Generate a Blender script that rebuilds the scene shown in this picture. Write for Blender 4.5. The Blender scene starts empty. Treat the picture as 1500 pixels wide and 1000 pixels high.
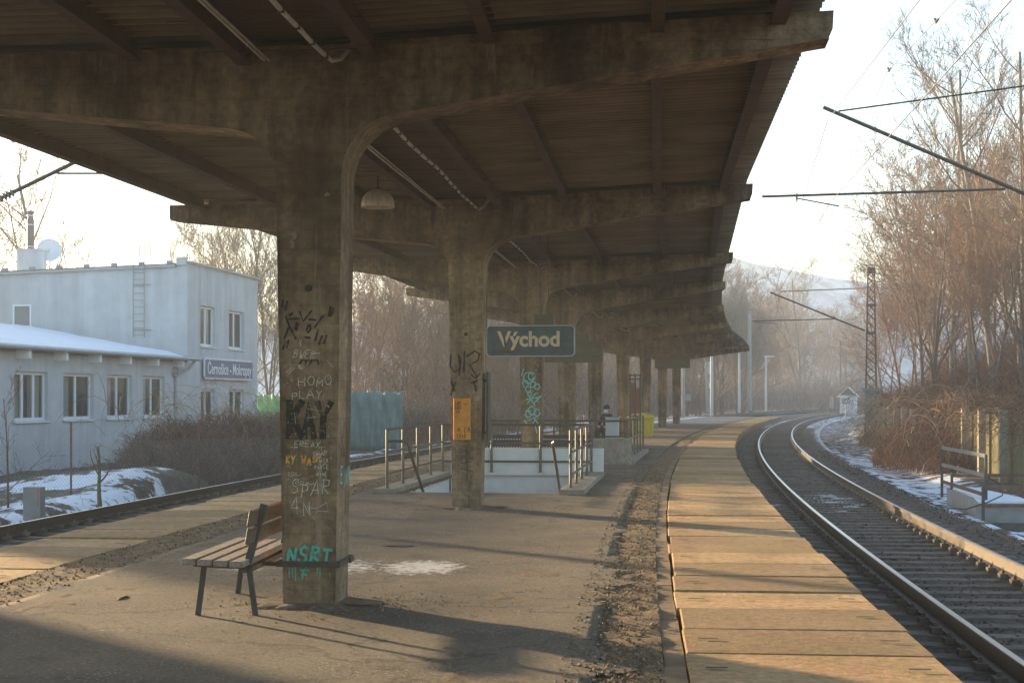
import bpy, math, random
import numpy as np
from mathutils import Vector, Matrix, Quaternion
R = math.radians
sc = bpy.context.scene
C = sc.collection

# ------------------------------------------------------------------ camera
cam_d = bpy.data.cameras.new('camera'); cam = bpy.data.objects.new('camera', cam_d); C.objects.link(cam)
cam.location = (0, 0, 1.6); cam.rotation_euler = (R(90), 0, 0)
cam_d.sensor_width = 36; cam_d.lens = 53.76; cam_d.shift_y = 83/1500
cam_d.clip_start = 0.1; cam_d.clip_end = 3000
sc.camera = cam
# ------------------------------------------------------------------ sky + sun
SUN_AZ = math.atan2(-.68, .73); SUN_EL = R(8.0)
w = bpy.data.worlds.new('World'); sc.world = w; w.use_nodes = True
nt = w.node_tree; bg = nt.nodes['Background']
sky = nt.nodes.new('ShaderNodeTexSky'); sky.sky_type = 'NISHITA'; sky.sun_disc = False
sky.sun_elevation = SUN_EL; sky.sun_rotation = SUN_AZ; sky.air_density = 1.0; sky.dust_density = 1.2; sky.ozone_density = 2.0
nt.links.new(sky.outputs[0], bg.inputs[0]); bg.inputs[1].default_value = 0.125
sl = bpy.data.lights.new('sun', 'SUN'); sl.energy = 5.0; sl.angle = R(1.1); sl.color = (1.0, .74, .43)
so = bpy.data.objects.new('sun', sl); C.objects.link(so)
sd = Vector((math.sin(SUN_AZ)*math.cos(SUN_EL), math.cos(SUN_AZ)*math.cos(SUN_EL), math.sin(SUN_EL)))
so.rotation_euler = sd.to_track_quat('Z', 'Y').to_euler(); so.location = (-20, 20, 30)
sc.view_settings.view_transform = 'Standard'; sc.view_settings.look = 'None'
sc.view_settings.gamma = 1; sc.view_settings.exposure = 2.05
sc.cycles.volume_bounces = 1; sc.cycles.max_bounces = 8; sc.cycles.diffuse_bounces = 4
sc.cycles.transparent_max_bounces = 12
HAZE = 0.0012

# ------------------------------------------------------------------ helpers
class MB:
    def __init__(s): s.v = []; s.f = []; s.c = []; s.col = 0.5
    def add(s, vs, fs):
        n = len(s.v); s.v.extend([tuple(p) for p in vs]); s.f.extend([tuple(i+n for i in f) for f in fs]); s.c.extend([s.col]*len(vs))
    def box(s, c, d, M=None):
        x, y, z = d[0]/2, d[1]/2, d[2]/2
        vs = [Vector((c[0]+a*x, c[1]+b*y, c[2]+e*z)) for a in (-1, 1) for b in (-1, 1) for e in (-1, 1)]
        if M: vs = [M @ p for p in vs]
        s.add(vs, [(0, 1, 3, 2), (4, 6, 7, 5), (0, 4, 5, 1), (2, 3, 7, 6), (0, 2, 6, 4), (1, 5, 7, 3)])
    def beam(s, a, b, wd, ht, up=(0, 0, 1)):          # rectangular bar from a to b
        a = Vector(a); b = Vector(b); d = (b-a).normalized(); u = d.cross(Vector(up))
        if u.length < 1e-4: u = d.cross(Vector((0, 1, 0)))
        u.normalize(); n = u.cross(d)
        vs = []
        for p in (a, b):
            for i, j in ((-1, -1), (1, -1), (1, 1), (-1, 1)): vs.append(p+u*(i*wd/2)+n*(j*ht/2))
        s.add(vs, [(0, 3, 2, 1), (4, 5, 6, 7), (0, 1, 5, 4), (1, 2, 6, 5), (2, 3, 7, 6), (3, 0, 4, 7)])
    def tube(s, pts, rs, n=8, cap=True):
        pts = [Vector(p) for p in pts]
        if not hasattr(rs, '__len__'): rs = [rs]*len(pts)
        base = len(s.v); vs = []; prev = None
        for i, p in enumerate(pts):
            d = (pts[min(i+1, len(pts)-1)]-pts[max(i-1, 0)])
            d = d.normalized() if d.length > 1e-9 else Vector((0, 0, 1))
            if prev is None:
                u = d.cross(Vector((0, 0, 1)) if abs(d.z) < .9 else Vector((1, 0, 0))).normalized()
            else:
                u = (prev - d*prev.dot(d)); u = u.normalized() if u.length > 1e-6 else prev
            prev = u; v = d.cross(u)
            for k in range(n):
                a = 2*math.pi*k/n; vs.append(p+u*(math.cos(a)*rs[i])+v*(math.sin(a)*rs[i]))
        fs = [(i*n+k, i*n+(k+1) % n, (i+1)*n+(k+1) % n, (i+1)*n+k) for i in range(len(pts)-1) for k in range(n)]
        if cap: fs.append(tuple(range(n))[::-1]); fs.append(tuple((len(pts)-1)*n+k for k in range(n)))
        s.add(vs, fs)
    def lathe(s, prof, c=(0, 0, 0), n=24):
        vs = []; m = len(prof)
        for k in range(n):
            a = 2*math.pi*k/n
            for r, z in prof: vs.append((c[0]+r*math.cos(a), c[1]+r*math.sin(a), c[2]+z))
        s.add(vs, [(k*m+i, ((k+1) % n)*m+i, ((k+1) % n)*m+i+1, k*m+i+1) for k in range(n) for i in range(m-1)])
    def prism(s, poly, o, u, v, wv, t):               # 2-D polygon in (u,v) plane at o, thickness t along wv (centred)
        o = Vector(o); u = Vector(u); v = Vector(v); wv = Vector(wv); n = len(poly)
        vs = [o+u*p[0]+v*p[1]-wv*(t/2) for p in poly]+[o+u*p[0]+v*p[1]+wv*(t/2) for p in poly]
        s.add(vs, [tuple(range(n)), tuple(range(n, 2*n))[::-1]]+[(i, i+n, (i+1) % n+n, (i+1) % n) for i in range(n)])
    def ribbon(s, pts, wd, z=0.0, M=None, thick=.004):  # flat stroke in local xy
        pts = [Vector((p[0], p[1], 0)) for p in pts]
        L = []; Rr = []
        for i, p in enumerate(pts):
            d = pts[min(i+1, len(pts)-1)]-pts[max(i-1, 0)]
            d = d.normalized() if d.length > 1e-9 else Vector((1, 0, 0))
            nn = Vector((-d.y, d.x, 0))*wd/2
            e = d*wd*.3 if i == len(pts)-1 else (-d*wd*.3 if i == 0 else Vector())
            L.append(p+nn+e+Vector((0, 0, z))); Rr.append(p-nn+e+Vector((0, 0, z)))
        vs = L+Rr; n = len(pts)
        if M: vs = [M @ p for p in vs]
        s.add(vs, [(i+1, i, i+n, i+n+1) for i in range(n-1)])

def wm(o):
    m = o.matrix_basis.copy()
    return (wm(o.parent) @ o.matrix_parent_inverse @ m) if o.parent else m
def tag(o, label=None, cat=None, group=None, kind=None):
    if label: o['label'] = label
    if cat: o['category'] = cat
    if group: o['group'] = group
    if kind: o['kind'] = kind
    return o
def obj(name, mb, mat, parent=None, world=False, smooth=False, M=None):
    me = bpy.data.meshes.new(name); me.from_pydata(mb.v, [], mb.f)
    a = me.attributes.new('var', 'FLOAT', 'POINT'); a.data.foreach_set('value', np.array(mb.c, dtype=np.float32))
    me.materials.append(mat)
    if smooth: me.polygons.foreach_set('use_smooth', [True]*len(me.polygons))
    me.update()
    o = bpy.data.objects.new(name, me); C.objects.link(o)
    if M is not None: o.matrix_basis = M
    if parent:
        o.parent = parent
        if world: o.matrix_parent_inverse = wm(parent).inverted()
    return o
def empty(name, loc=(0, 0, 0), rz=0, label=None, cat=None, group=None):
    o = bpy.data.objects.new(name, None); C.objects.link(o); o.location = loc; o.rotation_euler = (0, 0, rz)
    o.matrix_basis = Matrix.Translation(loc) @ Matrix.Rotation(rz, 4, 'Z')
    o.empty_display_size = .2
    return tag(o, label, cat, group)
def copy_tree(o, parent=None):
    c = o.copy(); C.objects.link(c); c.parent = parent
    if parent is not None: c.matrix_parent_inverse = o.matrix_parent_inverse.copy()
    for ch in [k for k in list(CH.get(o.name, []))]:
        n = copy_tree(ch, c); CH.setdefault(c.name, []).append(n)
    return c
CH = {}
def kids(root):                                        # remember children of a prototype (no depsgraph needed)
    CH.clear()
    for k in bpy.data.objects:
        if k.parent: CH.setdefault(k.parent.name, []).append(k)

# ------------------------------------------------------------------ materials
def mat(name, base, rough=.8, metal=0, noise=None, bump=0, bscale=30, col2=None, nscale=3, streak=None, var=0, emit=None, spec=None, detail=8, coord='Object', bdist=.02):
    m = bpy.data.materials.new(name); m.use_nodes = True; t = m.node_tree; N = t.nodes; L = t.links
    b = N['Principled BSDF']; b.inputs['Roughness'].default_value = rough; b.inputs['Metallic'].default_value = metal
    if spec is not None: b.inputs['Specular IOR Level'].default_value = spec
    tc = N.new('ShaderNodeTexCoord')
    src = tc.outputs[coord]
    def ntex(scale, det=detail, rg=.6, vec=src):
        n = N.new('ShaderNodeTexNoise'); n.inputs['Scale'].default_value = scale; n.inputs['Detail'].default_value = det; n.inputs['Roughness'].default_value = rg
        L.new(vec, n.inputs['Vector']); return n
    col = None
    if col2:
        n = ntex(nscale); r = N.new('ShaderNodeValToRGB'); r.color_ramp.elements[0].position = .35; r.color_ramp.elements[1].position = .68
        r.color_ramp.elements[0].color = (*base, 1); r.color_ramp.elements[1].color = (*col2, 1)
        L.new(n.outputs[0], r.inputs[0]); col = r.outputs[0]
    else:
        rgb = N.new('ShaderNodeRGB'); rgb.outputs[0].default_value = (*base, 1); col = rgb.outputs[0]
    def mul(col, facout, lo, hi):
        mr = N.new('ShaderNodeMapRange'); mr.inputs[1].default_value = .3; mr.inputs[2].default_value = .7; mr.inputs[3].default_value = lo; mr.inputs[4].default_value = hi
        L.new(facout, mr.inputs[0]); mx = N.new('ShaderNodeMix'); mx.data_type = 'RGBA'; mx.blend_type = 'MULTIPLY'; mx.inputs[0].default_value = 1
        L.new(col, mx.inputs[6]); L.new(mr.outputs[0], mx.inputs[7]); return mx.outputs[2]
    if noise: col = mul(col, ntex(noise[0], 6).outputs[0], 1-noise[1], 1+noise[1])
    if streak:
        mp = N.new('ShaderNodeMapping'); mp.inputs['Scale'].default_value = streak[:3]; L.new(src, mp.inputs[0])
        col = mul(col, ntex(1.0, 5, .6, mp.outputs[0]).outputs[0], 1-streak[3], 1+streak[3]*.8)
    if var:
        at = N.new('ShaderNodeAttribute'); at.attribute_name = 'var'
        mr = N.new('ShaderNodeMapRange'); mr.inputs[3].default_value = 1-var; mr.inputs[4].default_value = 1+var; L.new(at.outputs['Fac'], mr.inputs[0])
        mx = N.new('ShaderNodeMix'); mx.data_type = 'RGBA'; mx.blend_type = 'MULTIPLY'; mx.inputs[0].default_value = 1
        L.new(col, mx.inputs[6]); L.new(mr.outputs[0], mx.inputs[7]); col = mx.outputs[2]
    L.new(col, b.inputs['Base Color'])
    if bump:
        n = ntex(bscale, 6, .7); bp = N.new('ShaderNodeBump'); bp.inputs['Strength'].default_value = bump; bp.inputs['Distance'].default_value = bdist
        L.new(n.outputs[0], bp.inputs['Height']); L.new(bp.outputs[0], b.inputs['Normal'])
    if emit: b.inputs['Emission Color'].default_value = (*emit[:3], 1); b.inputs['Emission Strength'].default_value = emit[3]
    m['_c'] = 1
    return m
def snow_mix(m, attr='snow', scale=2.2, thr=.5, fine=14):
    """cover a material with patchy snow where the mesh attribute allows it"""
    t = m.node_tree; N = t.nodes; L = t.links; b = N['Principled BSDF']
    src = b.inputs['Base Color'].links[0].from_socket
    tc = N.new('ShaderNodeTexCoord'); n = N.new('ShaderNodeTexNoise'); n.inputs['Scale'].default_value = scale; n.inputs['Detail'].default_value = 9; n.inputs['Roughness'].default_value = .68
    L.new(tc.outputs['Object'], n.inputs['Vector'])
    a = N.new('ShaderNodeAttribute'); a.attribute_name = attr
    ad = N.new('ShaderNodeMath'); ad.operation = 'ADD'; L.new(n.outputs[0], ad.inputs[0]); L.new(a.outputs['Fac'], ad.inputs[1])
    mr = N.new('ShaderNodeMapRange'); mr.inputs[1].default_value = .98; mr.inputs[2].default_value = 1.03; L.new(ad.outputs[0], mr.inputs[0])
    mx = N.new('ShaderNodeMix'); mx.data_type = 'RGBA'; L.new(mr.outputs[0], mx.inputs[0]); L.new(src, mx.inputs[6]); mx.inputs[7].default_value = (.80, .83, .88, 1)
    L.new(mx.outputs[2], b.inputs['Base Color'])
    nb = b.inputs['Normal'].links[0].from_node if b.inputs['Normal'].links else None
    if nb:
        st = N.new('ShaderNodeMapRange'); st.inputs[3].default_value = nb.inputs['Strength'].default_value; st.inputs[4].default_value = .25
        L.new(mr.outputs[0], st.inputs[0]); L.new(st.outputs[0], nb.inputs['Strength'])
    return m

M_conc = mat('pillar_concrete', (.095, .058, .031), .9, nscale=1.1, col2=(.37, .26, .155), streak=(6, 6, .35, .5), noise=(14, .35), bump=.8, bscale=26)
M_chip = mat('spalled_concrete', (.30, .23, .16), .95, noise=(30, .4), bump=.8, bscale=60)
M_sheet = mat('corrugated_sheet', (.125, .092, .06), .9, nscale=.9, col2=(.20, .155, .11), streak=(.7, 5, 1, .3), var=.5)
M_purlin = mat('rusty_purlin', (.065, .036, .023), .75, nscale=4, col2=(.11, .06, .036), bump=.3)
M_cable = mat('grey_conduit', (.55, .52, .45), .5, noise=(8, .2))
M_kerb = mat('kerb_concrete', (.26, .22, .17), .92, nscale=3, col2=(.36, .31, .24), bump=.6, bscale=40)
M_white = mat('painted_wall', (.80, .79, .77), .8, noise=(5, .06), bump=.1)
M_steel = mat('galvanised_steel', (.12, .105, .085), .5, .45, noise=(14, .25), bump=.1)
M_darksteel = mat('dark_steel', (.07, .065, .06), .5, .3, noise=(10, .3))
M_rust = mat('rusty_steel', (.13, .065, .04), .8, .1, nscale=9, col2=(.22, .12, .075), bump=.3)
M_wood = mat('weathered_wood', (.30, .24, .19), .6, streak=(60, 3, 60, .4), noise=(14, .2), bump=.3, bscale=60)
M_woodwarm = mat('varnished_wood', (.14, .088, .055), .5, streak=(60, 3, 60, .4), noise=(9, .25), bump=.15, bscale=60)
M_rail = mat('rail_steel', (.085, .062, .044), .55, .4, noise=(20, .3), bump=.2)
M_railhead = mat('polished_rail_head', (.55, .53, .50), .28, .95, noise=(6, .08))
M_sleeper = mat('concrete_sleeper', (.12, .092, .07), .9, nscale=6, col2=(.20, .16, .125), bump=.5, bscale=50, var=.25)
M_render = mat('building_render', (.56, .565, .575), .9, noise=(1.2, .09), streak=(2.5, 2.5, .2, .10), bump=.12, bscale=60)
M_frame = mat('white_window_frame', (.82, .83, .84), .4)
M_glass = mat('window_glass', (.06, .075, .09), .04, spec=.9)
M_glass.node_tree.nodes['Principled BSDF'].inputs['Alpha'].default_value = .42
M_curtain = mat('net_curtain', (.70, .66, .58), .9, streak=(14, 14, .3, .25))
M_roofm = mat('roof_sheet_metal', (.40, .41, .42), .5, .3, noise=(2, .1))
M_snow = mat('snow', (.82, .85, .90), .7, noise=(4, .04), bump=.35, bscale=9, bdist=.05)
M_bark = mat('bark', (.135, .10, .075), .9, nscale=8, col2=(.24, .18, .13), bump=.5)
M_twig = mat('twigs', (.19, .115, .07), .85, nscale=1.2, col2=(.30, .18, .105))
M_twig_pale = mat('pale_twigs', (.22, .17, .12), .85, nscale=1.2, col2=(.33, .26, .18))
M_vine = mat('dry_creeper', (.15, .07, .035), .85, nscale=.7, col2=(.34, .17, .075), var=.6)
M_bush = mat('bush_twigs', (.10, .062, .05), .85, nscale=1.5, col2=(.22, .145, .11), var=.6)
M_yellow = mat('yellow_plastic', (.66, .56, .03), .45, noise=(5, .08), bump=.05)
M_orange = mat('orange_paint', (.78, .30, .035), .5, noise=(9, .14), streak=(30, 30, 2, .1))
M_bluesign = mat('blue_sign_enamel', (.055, .10, .125), .55, nscale=5, col2=(.09, .145, .17), noise=(40, .15))
M_cream = mat('cream_lettering', (.70, .60, .40), .6, noise=(25, .12))
M_brownsign = mat('sign_back', (.12, .105, .075), .7, noise=(6, .2), bump=.1)
M_bsign = mat('station_blue', (.15, .165, .26), .5, noise=(3, .06))
M_black = mat('black_paint', (.018, .018, .018), .7)
def worn(m, sc_=28, lo=.34, hi=.46):
    t = m.node_tree; N = t.nodes; L = t.links; b = N['Principled BSDF']; tc = N.new('ShaderNodeTexCoord'); n = N.new('ShaderNodeTexNoise'); n.inputs['Scale'].default_value = sc_; n.inputs['Detail'].default_value = 7; n.inputs['Roughness'].default_value = .75
    L.new(tc.outputs['Object'], n.inputs['Vector']); mr = N.new('ShaderNodeMapRange'); mr.inputs[1].default_value = lo; mr.inputs[2].default_value = hi; L.new(n.outputs[0], mr.inputs[0]); L.new(mr.outputs[0], b.inputs['Alpha']); return m
M_spray = worn(mat('black_spray', (.014, .014, .014), .8), 20, .30, .52)
M_teal = worn(mat('teal_spray', (.08, .55, .45), .6, noise=(30, .15)), 40)
M_cyan = worn(mat('turquoise_spray', (.18, .62, .60), .6, noise=(30, .15)), 30)
M_chalk = worn(mat('chalk_scrawl', (.75, .70, .60), .9, noise=(60, .35)), 60, .30, .46)
M_orangesp = worn(mat('orange_spray', (.80, .42, .08), .7, noise=(30, .2)), 40)
M_pink = mat('pink_spray', (.45, .25, .25), .7)
M_navy = mat('perforated_navy_metal', (.035, .035, .07), .5, .2)
M_lampglass = mat('lamp_dome_enamel', (.82, .72, .55), .5, nscale=6, col2=(.55, .44, .30), streak=(12, 12, 2, .3))
M_greentarp = mat('green_tarpaulin', (.06, .26, .14), .6, streak=(.6, .6, 6, .15), noise=(3, .2), bump=.3, bscale=5)
M_tealtarp = mat('teal_tarpaulin', (.15, .24, .23), .6, streak=(6, 6, .6, .2), noise=(3, .2), bump=.3, bscale=5)
M_pole = mat('pale_pole', (.55, .58, .60), .5, noise=(3, .08))
M_cpole = mat('concrete_pole', (.32, .31, .29), .85, noise=(3, .15), bump=.2)
M_coat = mat('dark_coat', (.018, .018, .026), .85)
M_skin = mat('skin', (.50, .32, .24), .6)
M_hat = mat('maroon_hat', (.07, .02, .02), .9)
M_mask = mat('white_mask', (.75, .75, .75), .8)
M_grey = mat('grey_cabinet', (.58, .58, .57), .6, noise=(5, .08))
M_post = mat('pale_fence_post', (.42, .35, .24), .85, noise=(5, .2), bump=.3)
M_moss = mat('mossy_wall', (.12, .12, .045), .95, nscale=2, col2=(.22, .17, .08), noise=(12, .3), bump=.8, bscale=12)
M_redpaint = mat('red_paint', (.50, .06, .05), .7)
M_flue = mat('flue_pipe', (.22, .16, .13), .5)
M_wire = mat('wire', (.06, .055, .05), .5, .5)

# asphalt with grey/brown mottling, grit, cracks and the spilled white patch
def asphalt_mat():
    m = mat('asphalt', (.13, .098, .066), .93, nscale=.7, col2=(.215, .165, .11), noise=(28, .42), bump=1, bscale=45, bdist=.02)
    t = m.node_tree; N = t.nodes; L = t.links; b = N['Principled BSDF']; src = b.inputs['Base Color'].links[0].from_socket
    tc = N.new('ShaderNodeTexCoord')
    # pale grit
    v = N.new('ShaderNodeTexVoronoi'); v.inputs['Scale'].default_value = 24; L.new(tc.outputs['Object'], v.inputs['Vector'])
    n0 = N.new('ShaderNodeTexNoise'); n0.inputs['Scale'].default_value = 1.5; L.new(tc.outputs['Object'], n0.inputs['Vector'])
    mr0 = N.new('ShaderNodeMapRange'); mr0.inputs[1].default_value = .4; mr0.inputs[2].default_value = .7; mr0.inputs[3].default_value = .06; mr0.inputs[4].default_value = .24; L.new(n0.outputs[0], mr0.inputs[0])
    lt = N.new('ShaderNodeMath'); lt.operation = 'LESS_THAN'; L.new(v.outputs['Distance'], lt.inputs[0]); L.new(mr0.outputs[0], lt.inputs[1])
    mx0 = N.new('ShaderNodeMix'); mx0.data_type = 'RGBA'; L.new(lt.outputs[0], mx0.inputs[0]); L.new(src, mx0.inputs[6]); mx0.inputs[7].default_value = (.40, .35, .28, 1)
    # cracks
    nz = N.new('ShaderNodeTexNoise'); nz.inputs['Scale'].default_value = 2.5; nz.inputs['Detail'].default_value = 6; L.new(tc.outputs['Object'], nz.inputs['Vector'])
    va = N.new('ShaderNodeVectorMath'); va.operation = 'MULTIPLY_ADD'; L.new(nz.outputs['Color'], va.inputs[0]); va.inputs[1].default_value = (.9, .9, 0); L.new(tc.outputs['Object'], va.inputs[2])
    vc = N.new('ShaderNodeTexVoronoi'); vc.feature = 'DISTANCE_TO_EDGE'; vc.inputs['Scale'].default_value = .32; L.new(va.outputs[0], vc.inputs['Vector'])
    lc = N.new('ShaderNodeMapRange'); lc.inputs[1].default_value = .002; lc.inputs[2].default_value = .006; lc.inputs[3].default_value = .45; lc.inputs[4].default_value = 1.0; L.new(vc.outputs['Distance'], lc.inputs[0])
    mxc = N.new('ShaderNodeMix'); mxc.data_type = 'RGBA'; mxc.blend_type = 'MULTIPLY'; mxc.inputs[0].default_value = 1; L.new(mx0.outputs[2], mxc.inputs[6]); L.new(lc.outputs[0], mxc.inputs[7])
    # white spill (salt / old snow) where the 'snow' attribute allows
    a = N.new('ShaderNodeAttribute'); a.attribute_name = 'snow'
    nn = N.new('ShaderNodeTexNoise'); nn.inputs['Scale'].default_value = 9; nn.inputs['Detail'].default_value = 10; nn.inputs['Roughness'].default_value = .75; L.new(tc.outputs['Object'], nn.inputs['Vector'])
    ad = N.new('ShaderNodeMath'); ad.operation = 'ADD'; L.new(nn.outputs[0], ad.inputs[0]); L.new(a.outputs['Fac'], ad.inputs[1])
    mr = N.new('ShaderNodeMapRange'); mr.inputs[1].default_value = 1.0; mr.inputs[2].default_value = 1.12; L.new(ad.outputs[0], mr.inputs[0])
    mx = N.new('ShaderNodeMix'); mx.data_type = 'RGBA'; L.new(mr.outputs[0], mx.inputs[0]); L.new(mxc.outputs[2], mx.inputs[6]); mx.inputs[7].default_value = (.78, .74, .68, 1)
    L.new(mx.outputs[2], b.inputs['Base Color'])
    return m
M_asph = asphalt_mat()
def conc_detail(m):
    t = m.node_tree; N = t.nodes; L = t.links; b = N['Principled BSDF']; src = b.inputs['Base Color'].links[0].from_socket
    tc = N.new('ShaderNodeTexCoord'); O = tc.outputs['Object']
    def noise(scale, sc3, det=8, rg=.7):
        mp = N.new('ShaderNodeMapping'); mp.inputs['Scale'].default_value = sc3; L.new(O, mp.inputs[0]); n = N.new('ShaderNodeTexNoise'); n.inputs['Scale'].default_value = scale; n.inputs['Detail'].default_value = det; n.inputs['Roughness'].default_value = rg; L.new(mp.outputs[0], n.inputs['Vector']); return n.outputs[0]
    def rng(v, a, b_, lo=0, hi=1): mr = N.new('ShaderNodeMapRange'); mr.inputs[1].default_value = a; mr.inputs[2].default_value = b_; mr.inputs[3].default_value = lo; mr.inputs[4].default_value = hi; L.new(v, mr.inputs[0]); return mr.outputs[0]
    def mixc(f, a, c): mx = N.new('ShaderNodeMix'); mx.data_type = 'RGBA'; L.new(f, mx.inputs[0]); L.new(a, mx.inputs[6]); mx.inputs[7].default_value = (*c, 1); return mx.outputs[2]
    col = mixc(rng(noise(1, (9, 9, .5)), .60, .72, 0, .65), src, (.42, .35, .25))          # lime runs
    col = mixc(rng(noise(1, (5, 5, .35), 6), .60, .70, 0, .7), col, (.045, .030, .020))     # dark damp runs
    col = mixc(rng(noise(1, (7, 7, .8), 5), .66, .72, 0, .6), col, (.22, .09, .035))        # rust runs
    col = mixc(rng(noise(7, (1, 1, 1), 10, .8), .66, .70, 0, .8), col, (.36, .30, .22))      # spalls
    # board marks: thin lines every 13 cm of height, wobbling
    sp = N.new('ShaderNodeSeparateXYZ'); L.new(O, sp.inputs[0])
    ad = N.new('ShaderNodeMath'); ad.operation = 'MULTIPLY_ADD'; L.new(noise(.6, (1, 1, 1), 3), ad.inputs[0]); ad.inputs[1].default_value = .03; L.new(sp.outputs[2], ad.inputs[2])
    dv = N.new('ShaderNodeMath'); dv.operation = 'DIVIDE'; L.new(ad.outputs[0], dv.inputs[0]); dv.inputs[1].default_value = .145
    frc = N.new('ShaderNodeMath'); frc.operation = 'FRACT'; L.new(dv.outputs[0], frc.inputs[0])
    line = rng(frc.outputs[0], .0, .07, .72, 1.0)
    mx = N.new('ShaderNodeMix'); mx.data_type = 'RGBA'; mx.blend_type = 'MULTIPLY'; mx.inputs[0].default_value = 1; L.new(col, mx.inputs[6]); L.new(line, mx.inputs[7])
    L.new(mx.outputs[2], b.inputs['Base Color'])
conc_detail(M_conc)
def asph_patches(m):
    t = m.node_tree; N = t.nodes; L = t.links; b = N['Principled BSDF']; src = b.inputs['Base Color'].links[0].from_socket
    tc = N.new('ShaderNodeTexCoord'); v = N.new('ShaderNodeTexVoronoi'); v.distance = 'CHEBYCHEV'; v.inputs['Scale'].default_value = .42; L.new(tc.outputs['Object'], v.inputs['Vector'])
    sp = N.new('ShaderNodeSeparateColor'); L.new(v.outputs['Color'], sp.inputs[0]); mr = N.new('ShaderNodeMapRange'); mr.inputs[3].default_value = .82; mr.inputs[4].default_value = 1.14; L.new(sp.outputs[0], mr.inputs[0])
    n = N.new('ShaderNodeTexNoise'); n.inputs['Scale'].default_value = 1.9; n.inputs['Detail'].default_value = 7; n.inputs['Roughness'].default_value = .7; L.new(tc.outputs['Object'], n.inputs['Vector'])
    m2 = N.new('ShaderNodeMapRange'); m2.inputs[1].default_value = .36; m2.inputs[2].default_value = .46; m2.inputs[3].default_value = .68; L.new(n.outputs[0], m2.inputs[0])
    mu = N.new('ShaderNodeMath'); mu.operation = 'MULTIPLY'; L.new(mr.outputs[0], mu.inputs[0]); L.new(m2.outputs[0], mu.inputs[1])
    mx = N.new('ShaderNodeMix'); mx.data_type = 'RGBA'; mx.blend_type = 'MULTIPLY'; mx.inputs[0].default_value = 1; L.new(src, mx.inputs[6]); L.new(mu.outputs[0], mx.inputs[7]); L.new(mx.outputs[2], b.inputs['Base Color'])
asph_patches(M_asph)
M_rubble = snow_mix(mat('crumbled_verge', (.15, .092, .048), .95, nscale=4, col2=(.36, .235, .12), noise=(45, .5), bump=1, bscale=38, bdist=.05), scale=3)
M_slab = mat('edge_slab', (.42, .235, .10), .9, nscale=.8, col2=(.55, .35, .17), noise=(13, .3), bump=1, bscale=26, var=.30)
def slab_moss():
    t = M_slab.node_tree; N = t.nodes; L = t.links; b = N['Principled BSDF']; src = b.inputs['Base Color'].links[0].from_socket
    tc = N.new('ShaderNodeTexCoord'); n = N.new('ShaderNodeTexNoise'); n.inputs['Scale'].default_value = .9; n.inputs['Detail'].default_value = 8; n.inputs['Roughness'].default_value = .7; L.new(tc.outputs['Object'], n.inputs['Vector'])
    mr = N.new('ShaderNodeMapRange'); mr.inputs[1].default_value = .5; mr.inputs[2].default_value = .66; mr.inputs[4].default_value = .7; L.new(n.outputs[0], mr.inputs[0])
    mx = N.new('ShaderNodeMix'); mx.data_type = 'RGBA'; L.new(mr.outputs[0], mx.inputs[0]); L.new(src, mx.inputs[6]); mx.inputs[7].default_value = (.27, .215, .06, 1)
    n2 = N.new('ShaderNodeTexNoise'); n2.inputs['Scale'].default_value = 5; n2.inputs['Detail'].default_value = 12; n2.inputs['Roughness'].default_value = .8; L.new(tc.outputs['Object'], n2.inputs['Vector'])
    m2 = N.new('ShaderNodeMapRange'); m2.inputs[1].default_value = .56; m2.inputs[2].default_value = .68; m2.inputs[3].default_value = 1; m2.inputs[4].default_value = .42; L.new(n2.outputs[0], m2.inputs[0])
    m3 = N.new('ShaderNodeMix'); m3.data_type = 'RGBA'; m3.blend_type = 'MULTIPLY'; m3.inputs[0].default_value = 1; L.new(mx.outputs[2], m3.inputs[6]); L.new(m2.outputs[0], m3.inputs[7]); L.new(m3.outputs[2], b.inputs['Base Color'])
slab_moss()
def verge_moss():
    t = M_rubble.node_tree; N = t.nodes; L = t.links; b = N['Principled BSDF']; src = b.inputs['Base Color'].links[0].from_socket
    tc = N.new('ShaderNodeTexCoord'); n = N.new('ShaderNodeTexNoise'); n.inputs['Scale'].default_value = 1.7; n.inputs['Detail'].default_value = 9; n.inputs['Roughness'].default_value = .75; L.new(tc.outputs['Object'], n.inputs['Vector'])
    mr = N.new('ShaderNodeMapRange'); mr.inputs[1].default_value = .54; mr.inputs[2].default_value = .64; mr.inputs[4].default_value = .8; L.new(n.outputs[0], mr.inputs[0])
    mx = N.new('ShaderNodeMix'); mx.data_type = 'RGBA'; L.new(mr.outputs[0], mx.inputs[0]); L.new(src, mx.inputs[6]); mx.inputs[7].default_value = (.20, .17, .05, 1); L.new(mx.outputs[2], b.inputs['Base Color'])
verge_moss()
M_ballast = snow_mix(mat('ballast', (.062, .046, .034), .9, nscale=8, col2=(.155, .115, .085), noise=(25, .5), bump=1, bscale=16, bdist=.09), scale=3)
M_ground = snow_mix(mat('winter_ground', (.085, .065, .042), .95, nscale=.8, col2=(.17, .13, .085), noise=(9, .4), bump=1, bscale=7, bdist=.12), scale=1.1)
M_stone = mat('ballast_stone', (.10, .08, .066), .85, noise=(14, .4), var=.55, bump=.3)
M_grit = mat('crumbs_of_tarmac', (.22, .15, .09), .9, noise=(14, .4), var=.6)
M_hill = mat('hillside', (.34, .35, .38), .95, nscale=.04, col2=(.62, .66, .72), noise=(.25, .45))

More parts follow.
